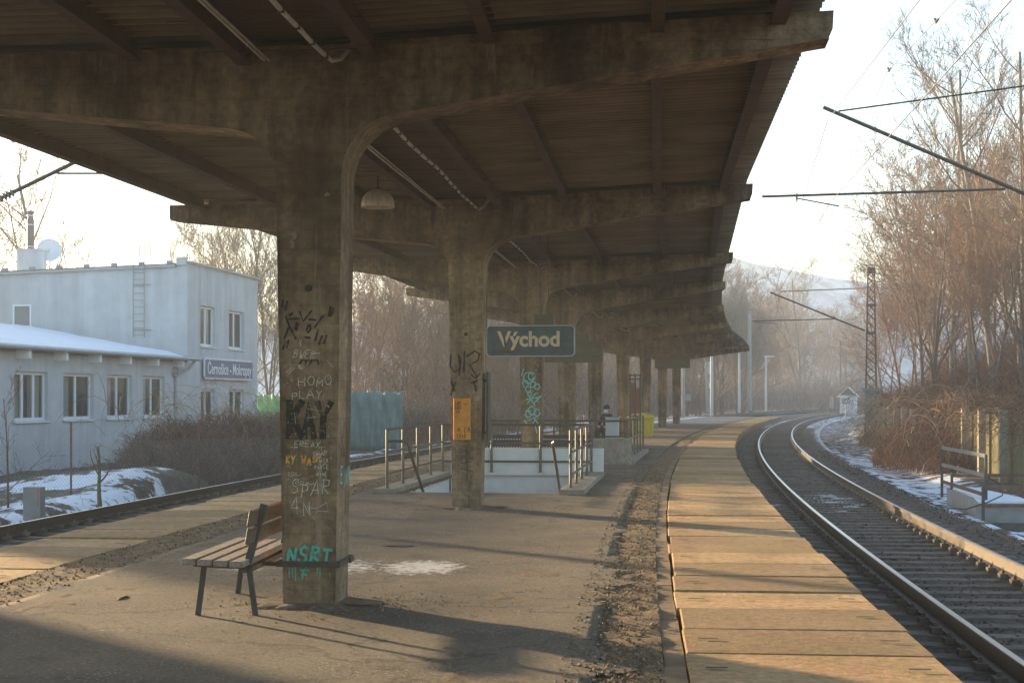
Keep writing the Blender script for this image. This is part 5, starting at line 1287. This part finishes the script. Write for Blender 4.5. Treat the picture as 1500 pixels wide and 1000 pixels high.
# creeper hanging over the fence on the right
def creeper(y0, y1, n, seed):
    rr = random.Random(seed); mb = MB()
    for i in range(n):
        Y = rr.uniform(y0, y1); o = 6.2+rr.uniform(-.35, .5); p = P(o, Y, rr.uniform(.6, 1.7)); mb.col = rr.random(); ln = rr.uniform(.5, 1.6); pts = [p]; q = p.copy(); d = Vector((rr.uniform(-1, 1), rr.uniform(-1, 1), rr.uniform(-.3, .8)))
        for k in range(5): d = (d+Vector((rr.uniform(-.8, .8), rr.uniform(-.8, .8), rr.uniform(-.75, .3)))).normalized(); q = q+d*ln/5; q.z = max(q.z, -.7); pts.append(q.copy())
        mb.tube(pts, [.010, .009, .008, .007, .006, .004], 3, cap=False)
    return mb
tag(obj('creeper', creeper(49, 88, 3300, 5), M_vine), 'red brown creeper smothering the far part of the post fence', 'creeper', kind='stuff')
tag(obj('creeper', creeper(36, 48.3, 330, 6), M_vine), 'thin dry creeper trailing over the nearer posts', 'creeper', kind='stuff')
mb = thicket(4200, dome(*P(5.2, 51.5)[:2], 1.2, 4.4, -.8, 1.55), .3, .8, 64, .008, 1.0); tag(obj('bramble_bush', mb, M_vine), 'big tangled reddish bramble below the post fence right of the track', 'bush')
mb = thicket(1500, dome(*P(6.1, 70)[:2], .8, 7, -.8, 1.2), .4, .8, 65, .010, .8); tag(obj('bramble_bush', mb, M_vine), 'smaller tangled bramble near the foot of the lattice mast', 'bush')

def canes(n, y0, y1, o0, o1, seed, r0=.011):
    rr = random.Random(seed); mb = MB()
    for i in range(n):
        p = P(rr.uniform(o0, o1), rr.uniform(y0, y1)); z = rr.uniform(-.7, 1.5); mb.col = rr.random(); a = rr.uniform(0, 6.28); L = rr.uniform(1.2, 3.2); hh = rr.uniform(.4, 1.3); pts = []
        for k in range(9): t = k/8; pts.append((p.x+math.cos(a)*L*t*.8+rr.uniform(-.05, .05), p.y+math.sin(a)*L*t*.8, max(-.75, z+hh*4*t*(1-t)*.8-t*.5+rr.uniform(-.04, .04))))
        mb.tube(pts, [r0*(1-.08*k) for k in range(9)], 4, cap=False)
    return mb
M_scrub = mat('purple_brown_scrub', (.13, .085, .065), .85, nscale=.5, col2=(.24, .15, .10), var=.5)
M_cane = mat('pale_canes', (.34, .23, .13), .8, var=.5)
tag(obj('bramble_canes', canes(420, 44, 85, 4.6, 7.5, 3), M_cane), 'long arching pale canes over the brambles of the right bank', 'brambles', kind='stuff')
tag(obj('bramble_canes', canes(200, 38, 47, -17.5, -15, 4, .008), M_cane), 'long arching pale canes over the dark bramble row by the building', 'brambles', kind='stuff')
# ------------------------------------------------------------------ post fence on the right
def post(Y, o_, lab, grp, h=2.0):
    p = P(o_, Y, -.75); mb = MB(); a = fr(Y)
    T_ = Matrix.Translation(p) @ Matrix.Rotation(a, 4, 'Z')
    mb.box((0, 0, h/2), (.20, .26, h), T_); mb.box((0, -.02, h+.02), (.22, .28, .04), T_)
    tag(obj('fence_post', mb, M_post), lab, 'post', grp)
for i, (Y, lab) in enumerate(((38.0, 'concrete fence post at the right edge of the photo'), (42.0, 'concrete fence post right of the leaning railing, sunlit edge'), (45.4, 'concrete fence post behind the small trackside railing'), (48.6, 'leftmost of the clear concrete fence posts, beside the creeper'))): post(Y, 6.2, lab, None)
for k, Y in enumerate((57.5, 61, 64.5, 67.5, 71, 74, 77, 80)): post(Y, 5.6, 'slim pale fence post half buried in red brown creeper', 'creeper covered fence posts', 1.9)
mb = MB()
ysw = lin(34, 92, 60)
for a, b in zip(ysw[:-1], ysw[1:]):
    q = [P(6.42, a), P(6.42, b), P(6.55, b), P(6.55, a)]
    mb.add([Vector((p.x, p.y, -.9)) for p in q]+[Vector((p.x, p.y, 1.15)) for p in q], [(0, 1, 5, 4)[::-1], (4, 5, 6, 7), (2, 3, 7, 6)[::-1]])
tag(obj('retaining_wall', mb, M_moss), 'mossy concrete wall behind the fence posts on the right', 'wall')

# ------------------------------------------------------------------ concrete culvert block and small railings right of the track
t = empty('concrete_block', P(3.9, 31.5, -.8), fr(31), 'snow capped concrete block beside the right track', 'block')
mb = MB(); mb.prism([(-.62, -2.4), (.5, -2.4), (.62, -1.0), (.25, 2.6), (-.35, 2.6), (-.42, -.6)], (0, 0, .17), (1, 0, 0), (0, 1, 0), (0, 0, 1), .5); obj('body', mb, M_cpole, t)
mb = MB(); mb.prism([(-.55, -2.3), (.42, -2.3), (.5, -.9), (.2, 2.5), (-.3, 2.5), (-.36, -.6)], (0, 0, .435), (1, 0, 0), (0, 1, 0), (0, 0, 1), .05); o = obj('snow_cap', mb, M_snow, t); m_ = o.modifiers.new('bevel', 'BEVEL'); m_.width = .03; m_.segments = 3
def flat_rail(pts, zb, hts, lab, posts):
    t = empty('trackside_railing', pts[0], 0, lab, 'railing'); a, b = Vector(pts[0]), Vector(pts[1])
    for s in posts:
        p = a.lerp(b, s); mb = MB(); mb.beam((p.x, p.y, zb), (p.x, p.y, hts[0]+.02), .05, .05, (1, 0, 0)); obj('post', mb, M_darksteel, t, True)
    for h in hts: mb = MB(); mb.beam((a.x, a.y, h), (b.x, b.y, h), .03, .07); obj('bar', mb, M_rust if h < 0 else M_cpole, t, True)
flat_rail([P(3.55, 29.6), P(3.5, 34.5)], -.6, (.50, .12, -.25), 'leaning steel railing on the snow capped block', (0, 1))
flat_rail([(8.75, 28.4, 0), (14.5, 28.9, 0)], -.95, (-.06, -.40), 'nearer low dark railing running right from the block', (0, .27, .6, 1))
flat_rail([(9.55, 33.2, 0), (15.5, 33.8, 0)], -.95, (-.08, -.45), 'farther low dark railing behind the snow capped block', (0, .4, .8))
mb = MB(); mb.box((11.6, 28.7, -.86), (5.8, .35, .25)); tag(obj('bridge_beam', mb, M_darksteel), 'dark beam under the nearer low railing at the right edge', 'beam')
mb = MB(); rr = random.Random(2); c = [P(2.9, 29.5, -.5), P(3.0, 28.6, -.45), P(3.3, 28.2, -.30), P(3.7, 28.8, -.2), P(3.8, 29.4, -.05), P(3.6, 29.7, .1)]
mb.tube([P(2.3, 33, -.55), P(2.5, 31.5, -.52)]+c, .012, 6); tag(obj('loose_cable', mb, M_black), 'black cable looping over the snow to the block railing', 'cable')

# ------------------------------------------------------------------ left side odds and ends
t = empty('mesh_fence', (atX(155, 30.5), 30.5, -.6), 0, 'thin rusty wire mesh fence in front of the snow mound', 'fence')
fa, fb_ = Vector((-15.5, 28.4, 0)), Vector((-4.6, 44.5, 0)); fd = (fb_-fa).normalized(); Lf = (fb_-fa).length
fpost = (Vector((atX(155, 30.5), 30.5, 0))-fa).dot(fd)
fa = Vector((-13.2, 26.0, 0)); fb_ = Vector((-5.4, 38.5, 0)); fd = (fb_-fa).normalized(); Lf = (fb_-fa).length
mb = MB()
for k in range(int((Lf+1.2)/.09)):
    for s_ in (1, -1):
        x0 = k*.09 if s_ == 1 else k*.09; x1 = x0+s_*1.2
        z0, z1 = -.55, .65
        if x1 < 0: tt = x0/1.2; x1 = 0; z1 = z0+1.2*tt
        if x1 > Lf: tt = max(0, (Lf-x0)/1.2); x1 = Lf; z1 = z0+1.2*tt
        if x0 > Lf or abs(x1-x0) < .02: continue
        mb.beam(fa+fd*x0+Vector((0, 0, z0)), fa+fd*x1+Vector((0, 0, z1)), .003, .003)
obj('mesh', mb, M_cpole, t, True)
for s_ in (0, .24, .5, .76, 1):
    p = fa.lerp(fb_, s_); mb = MB(); mb.tube([(p.x, p.y, -.7), (p.x, p.y, 1.1)], .022, 8); obj('post', mb, M_rust, t, True)
mb = MB(); c = P(-13.15, 28.0, 0); mb.box((0, 0, 0), (.32, .22, .62), Matrix.Translation((atX(50, 27.6), 27.6, -.31)) @ Matrix.Rotation(-.1, 4, 'Z'))
o = tag(obj('marker_stone', mb, M_cpole), 'grey concrete stub with red paint beside the left track', 'concrete stub')
mb = MB(); mb.box((atX(50, 27.6)+.128, 27.482, -.2), (.05, .008, .34)); obj('red_paint', mb, M_redpaint, o, True)
mb = MB(); rr = random.Random(8)
T_, K_ = bare_tree(random.Random(15), H=1.25, trunk_r=.05, counts=(4, 2, 2, 1), levels=2, twig_r=.006, base=.3)
t = empty('sapling', (atX(147, 30.3), 30.3, -.6), 0, 'mossy cut back sapling beside the mesh fence post', 'sapling'); obj('trunk', T_, M_moss, t); obj('crown', K_, M_bush, t)
T_, K_ = bare_tree(random.Random(16), H=2.2, trunk_r=.025, counts=(7, 5, 3, 1), levels=3, twig_r=.005, base=.15)
t = empty('sapling', (atX(12, 30), 30, -.6), 0, 'thin bare sapling at the left edge before the building', 'sapling'); obj('trunk', T_, M_bush, t); obj('crown', K_, M_bush, t)
def tarp(name, a, b, z0, z1, m, lab, seed):
    rr = random.Random(seed); mb = MB(); nx, nz = 40, 8; vs = []; a = Vector(a); b = Vector(b); d = (b-a).normalized(); n_ = Vector((d.y, -d.x, 0))
    for i in range(nx+1):
        sag = .08*math.sin(i*1.3)+rr.uniform(-.04, .04)
        for j in range(nz+1):
            t = j/nz; p = a.lerp(b, i/nx)+n_*(.08*math.sin(i*1.9)*(1-t)+.05*math.sin(i*.7+j*.8)); p.z = z0+(z1+sag*.6-z0)*t; vs.append(p)
    mb.add(vs, [(i*(nz+1)+j, (i+1)*(nz+1)+j, (i+1)*(nz+1)+j+1, i*(nz+1)+j+1) for i in range(nx) for j in range(nz)])
    o = obj(name, mb, m, smooth=True); o.modifiers.new('t', 'SOLIDIFY').thickness = .02; return tag(o, lab, 'tarpaulin')
tarp('tarpaulin_fence', (atX(374, 71), 71, 0), (atX(425, 69), 69, 0), -.6, 1.75, M_greentarp, 'green tarpaulin fence joining the end of the grey building', 1)
tarp('tarpaulin_fence', (atX(498, 64), 64, 0), (atX(590, 62), 62, 0), -.6, 1.85, M_tealtarp, 'teal tarpaulin hung on a fence between the first two pillars', 2)

# ------------------------------------------------------------------ overhead line equipment
def lattice_mast(loc, H, w0, w1, lab, box=True):
    t = empty('lattice_mast', loc, fr(80), lab, 'mast')
    legs = []
    for sx in (-1, 1):
        for sy in (-1, 1):
            mb = MB(); mb.beam((sx*w0/2, sy*w0/2, 0), (sx*w1/2, sy*w1/2, H), .06, .06, (0, 1, 0)); obj('leg', mb, M_rust, t)
    mb = MB(); n = int(H/.45)
    for k in range(n):
        z0, z1 = H*k/n, H*(k+1)/n; a0 = (w0+(w1-w0)*k/n)/2; a1 = (w0+(w1-w0)*(k+1)/n)/2
        for s_ in (-1, 1):
            mb.beam((-a0, s_*a0, z0), (a1, s_*a1, z1), .03, .03, (0, 1, 0)); mb.beam((a0, s_*a0, z0), (-a1, s_*a1, z1), .03, .03, (0, 1, 0))
            mb.beam((s_*a0, -a0, z0), (s_*a1, a1, z1), .03, .03, (1, 0, 0))
    obj('lattice', mb, M_rust, t)
    for z in (H-.12, H*.79, H*.63): mb = MB(); mb.box((0, 0, z), (w1+.2 if z < H-.2 else w1+.1, w1+.16, .12 if z < H-.2 else .3)); obj('plate', mb, M_rust, t)
    if box:
        mb = MB(); mb.box((.06, 0, 1.95), (.72, .7, 1.75))
        for z in (1.1, 2.85): mb.box((.0, 0, z), (.95, .8, .12))
        for k in range(9): mb.box((.06, 0, 1.2+k*.19), (.76, .74, .03))
        obj('vine_clad_casing', mb, M_cpole, t)
    return t
mY = 80.0; mX = atX(1276, mY)
def bank2(rr):
    Y = rr.uniform(46, 135); o = rr.uniform(11, 24); p = P(o, Y); return (p.x, p.y, ground_z(o, Y, p)+rr.uniform(0, 2.2))
tag(obj('undergrowth', thicket(11000, bank2, 1.6, 4.2, 68, .014, .7), M_scrub), 'tall purple brown scrub among the tree trunks of the right bank', 'undergrowth', kind='stuff')
CH.clear(); CH[RT3.name] = list(_rt3kids)
for p_, px, Y, top, lab, rz_ in ((RT3, 1415, 92, 300, 'hazy brown tree half hidden behind the slender straight tree', 1.7), (RT3, 1470, 78, 260, 'brown tree directly behind the tallest pale trunk', 3.0), (RT3, 1345, 104, 360, 'hazy brown tree rising behind the creeper covered fence', 4.4)):
    n_ = place(RT3P, False, atX(px, Y), Y, .6, (1.6+(583-top)/2240*Y-.6)/9, rz_, lab)
lattice_mast((mX, mY, -.8), 9.2, .62, .32, 'rusty lattice mast with overhead line arms right of the track')
def arms(pts_list, lab, grp=None, r=.035, ins=()):
    a = Vector(pts_list[0][0]); t = empty('line_bracket', a, 0, lab, 'bracket', grp)
    for i, (p, q, rad) in enumerate(pts_list): mb = MB(); mb.tube([p, q], rad, 7); obj('tube', mb, M_steel if rad > .02 else M_wire, t, True)
    for (c, d) in ins:
        c = Vector(c); d = Vector(d).normalized(); mb = MB()
        for k in range(6): mb.tube([c+d*k*.07, c+d*(k*.07+.03)], [.075, .05], 10)
        obj('insulator', mb, M_flue, t, True)
    return t
def at(px, py, Y): return Vector(((px-750)/2240*Y, Y, 1.6-(py-583)/2240*Y))
arms([(at(1128, 428, 80), at(1267, 484, 80), .045), (at(1142, 427, 80), at(1267, 422, 80), .025), (at(1102, 470, 80), at(1224, 467, 80), .03), (at(1224, 467, 80), at(1221, 462, 80), .02), (at(1105, 472, 80), at(1140, 474, 79.5), .015)],
     'pair of overhead line arms reaching left from the lattice mast', None, ins=((at(1252, 422.5, 80), (1, 0, 0)), (at(1255, 479, 80), (1, 0, -.4))))
arms([(at(1206, 157, 31), at(1555, 307, 31), .04), (at(1228, 163, 31), at(1560, 118, 31), .018), (at(1116, 288, 31), at(1472, 277, 31), .026), (at(1165, 290, 31), at(1229, 302, 31), .014), (at(1167, 283, 31), at(1167, 295, 31), .02)],
     'near overhead line bracket entering from the right edge high over the track', None, ins=((at(1515, 290, 31), (1, 0, -.4)),))
scrub = thicket(5000, lambda rr: (lambda Y, px: (atX(px, Y), Y, rr.uniform(-.7, 2.5)))(rr.uniform(225, 290), rr.uniform(1085, 1290)), 2, 5, 67, .03); tag(obj('undergrowth', scrub, M_bush), 'hazy scrub round the white hut beyond the bend', 'undergrowth', kind='stuff')
lattice_mast((atX(1575, 31), 31.2, -.8), 9.8, .5, .3, 'lattice mast just outside the right edge carrying the near bracket', False)
arms([(at(-60, 320, 26), at(150, 218, 26), .035), (at(84, 254, 26), at(150, 254, 26), .018), (at(60, 232, 26), at(54, 258, 26), .008)], 'overhead line bracket left of the canopy over the left track', None, ins=((at(-10, 296, 26), (1, 0, .48)),))
mb = MB(); mb.tube([(atX(-62, 26), 26, -.8), (atX(-62, 26), 26, 8)], .14, 12); tag(obj('line_pole', mb, M_cpole), 'round pole outside the left edge carrying the left bracket', 'pole')
# wires along the curve
def wire(pts, lab, r=.007):
    mb = MB(); mb.tube(pts, r, 5); return tag(obj('overhead_wire', mb, M_wire), lab, 'wire')
def ch_(o_, Y, z): return P(o_, Y, z)
wire([ch_(.75, -25, 5.6), ch_(.7, 0, 5.55), ch_(.75, 31, 5.55), ch_(.7, 55, 5.5), ch_(.6, 80, 5.5), ch_(.75, 110, 5.5), ch_(.7, 140, 5.5)], 'lower contact wire over the right track', .008)
wire([ch_(.7, -25, 7.0), ch_(.75, 0, 6.3), ch_(.7, 31, 7.2), ch_(.75, 43, 6.5), ch_(.72, 55, 6.2), ch_(.7, 68, 6.4), ch_(.75, 80, 7.1), ch_(.7, 110, 6.2), ch_(.7, 140, 7.0)], 'upper sagging carrier wire over the right track', .008)
wire([at(1420, -20, 20), at(1300, 105, 30), at(1150, 440, 78)], 'thin diagonal wire with two insulators high in the pale sky', .006)
wire([at(1560, 12, 24), at(1500, 70, 26), at(1240, 300, 45), at(1130, 430, 80)], 'thin diagonal wire crossing the bare tree crowns', .006)
for c_ in (at(1302, 104, 30), at(1371, 33, 24.5)):
    mb = MB(); mb.tube([c_-Vector((.03, .05, -.05)), c_, c_+Vector((.03, -.05, .05))], [.02, .045, .02], 8); tag(obj('wire_insulator', mb, M_flue), 'lower bead insulator on the thin diagonal wire' if c_.y > 28 else 'upper bead insulator on the thin diagonal wire', 'insulator')
for (a, b, c) in (((1040, 515, 150), (1150, 520, 190), (1280, 518, 220)), ((1050, 540, 150), (1160, 548, 190), (1290, 530, 220)), ((1100, 460, 120), (1200, 500, 150), (1268, 516, 80.5))):
    wire([at(*a), at(*b), at(*c)], 'faint distant wire strung across the far wood, %s' % ('upper one' if a[1] == 515 else ('lower one' if a[1] == 540 else 'slanting to the lattice mast')), .012)

# ------------------------------------------------------------------ distant poles, lamps, hut
def pole(px, y0, y1, Y, r, lab, name='lamp_post', head=0, m=M_pole, cat='lamp post', extra=None):
    zb = 1.6-(y1-583)/2240*Y; zt = 1.6-(y0-583)/2240*Y; t = empty(name, (atX(px, Y), Y, zb), 0, lab, cat)
    mb = MB(); mb.tube([(0, 0, 0), (0, 0, zt-zb)], [r, r*.75], 10); obj('pole', mb, m, t)
    if head:
        mb = MB()
        if head == 1: mb.box((.35, 0, zt-zb), (.95, .32, .16)); 
        else: mb.lathe([(.02, .16), (.28, .10), (.34, 0), (.12, -.05), (0, -.05)], (0, 0, zt-zb), 14)
        o = obj('lamp_head', mb, M_pole, t)
    if extra: extra(t, zt-zb)
    return t
pole(1122, 522, 602, 150, .12, 'lamp post with a flat head pointing right, rightmost on the far platform', head=1)
pole(1083, 516, 604, 138, .13, 'lamp post with a round head left of the flat headed one', head=2)
pole(1042.5, 505, 609, 118, .14, 'plain tall pale post at the far platform edge, its top behind the roof end', head=0)
pole(1001, 530, 612, 100, .13, 'pale post right of the last pillar with a small white box', extra=lambda t, h: obj('box', (lambda m: (m.box((.28, 0, 1.35), (.4, .2, .4)), m)[-1])(MB()), M_pole, t))
pole(1036, 529, 603, 145, .16, 'short grey post with a sign panel beside the tall pale post', name='sign_post', cat='post', m=M_cpole, extra=lambda t, h: obj('panel', (lambda m: (m.box((.3, 0, h-.6), (.45, .1, 1.2)), m.box((.3, 0, h-2.3), (.45, .1, .5)), m)[-1])(MB()), M_pole, t))
pole(1098, 455, 601, 160, .24, 'tall thick concrete pole among the far lamp posts', name='line_pole', cat='pole', m=M_cpole)
pole(1218, 580, 598, 190, .25, 'short grey stub post left of the white hut', name='stub_post', cat='post', m=M_cpole)
pole(1231, 500, 598, 230, .16, 'faint dark mast behind the white hut', name='line_pole', cat='pole', m=M_rust)
t = empty('hut', (atX(1243, 185), 185, -.3), fr(180), 'small white gabled hut beyond the bend of the track', 'hut')
mb = MB(); mb.box((0, 0, 1.1), (1.9, 2.4, 2.3)); obj('wall', mb, M_white, t); mb = MB(); mb.prism([(-.93, 0), (.93, 0), (0, .82)], (0, 0, 2.26), (1, 0, 0), (0, 0, 1), (0, 1, 0), 2.36); obj('gable', mb, M_rust, t)
mb = MB(); mb.beam((-.62, -1.4, 2.62), (-.62, 1.4, 2.62), .01, .01)
for s_ in (-1, 1):
    mb.add([(0, -1.35, 3.25), (s_*1.25, -1.35, 2.1), (s_*1.25, 1.35, 2.1), (0, 1.35, 3.25), (0, -1.35, 3.17), (s_*1.25, -1.35, 2.02), (s_*1.25, 1.35, 2.02), (0, 1.35, 3.17)], [(0, 1, 2, 3), (7, 6, 5, 4), (0, 4, 5, 1), (1, 5, 6, 2), (2, 6, 7, 3)])
obj('roof', mb, M_snow, t)
mb = MB(); mb.box((.3, -1.21, .9), (.7, .03, 1.7)); obj('door', mb, M_pole, t)
def panel(t, h):
    mb = MB(); mb.box((0, -.02, h-.15), (.46, .04, .32)); obj('panel_back', mb, M_black, t); mb = MB(); mb.box((0, -.055, h-.15), (.38, .03, .24)); o = obj('panel', mb, M_frame, t)
    mb = MB(); mb.box((-.09, -.075, h-.15), (.08, .01, .05)); mb.box((.09, -.075, h-.15), (.08, .01, .05)); obj('mark', mb, M_black, o)
pole(1239, 584, 614, 100, .05, 'small white board with black border on a thin post beside the track bend', name='track_sign', cat='sign', extra=panel)
mb = MB(); mb.tube([P(4.6, 55, -.8), P(4.6, 55, -.35)], .07, 8); tag(obj('peg', mb, M_moss), 'short mossy peg in the ballast slope right of the track', 'peg')
# low pit in the asphalt
mb = MB(); rr = random.Random(3); c = Vector(((583-750)*1.6/(799-583), 3584/(799-583), .003)); pts = []
for k in range(18):
    a = 2*math.pi*k/18; pts.append(c+Vector((math.cos(a)*.19*rr.uniform(.75, 1.15), math.sin(a)*.11*rr.uniform(.7, 1.2), .004)))
mb.add(pts, [tuple(range(18))]); tag(obj('pothole', mb, M_black), 'small black pothole in the asphalt between the first two pillars', 'pothole')

# ------------------------------------------------------------------ hills
def hill(name, cx, cy, wx, wy, H, seed, wob=.2):
    n, m = 60, 24; vs = []; 
    for i in range(n+1):
        for j in range(m+1):
            u_ = i/n*2-1; v_ = j/m*2-1; x = cx+u_*wx; y = cy+v_*wy
            z = H*math.exp(-(u_*1.7)**2)*math.exp(-(v_*1.6)**2)*(1+wob*hnoise(x, y, .012, seed))-8+1.2*hnoise(x, y, .08, seed+1)
            vs.append((x, y, z))
    me = bpy.data.meshes.new(name); me.from_pydata(vs, [], [(i*(m+1)+j, (i+1)*(m+1)+j, (i+1)*(m+1)+j+1, i*(m+1)+j+1) for i in range(n) for j in range(m)])
    me.materials.append(M_hill); me.polygons.foreach_set('use_smooth', [True]*len(me.polygons)); o = bpy.data.objects.new(name, me); C.objects.link(o); o['kind'] = 'structure'
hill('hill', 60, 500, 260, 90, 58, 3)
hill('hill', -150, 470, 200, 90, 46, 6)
# ------------------------------------------------------------------ haze
hm = bpy.data.materials.new('haze'); hm.use_nodes = True; N = hm.node_tree.nodes; N.clear(); out = N.new('ShaderNodeOutputMaterial'); v = N.new('ShaderNodeVolumePrincipled')
v.inputs['Color'].default_value = (.80, .90, 1.0, 1); v.inputs['Density'].default_value = HAZE; v.inputs['Anisotropy'].default_value = .15
hm.node_tree.links.new(v.outputs[0], out.inputs['Volume'])
mb = MB(); mb.box((20, 270, 27), (1100, 760, 62)); o = obj('haze', mb, hm); tag(o, 'thin bluish winter haze over the whole valley', 'haze', kind='stuff')
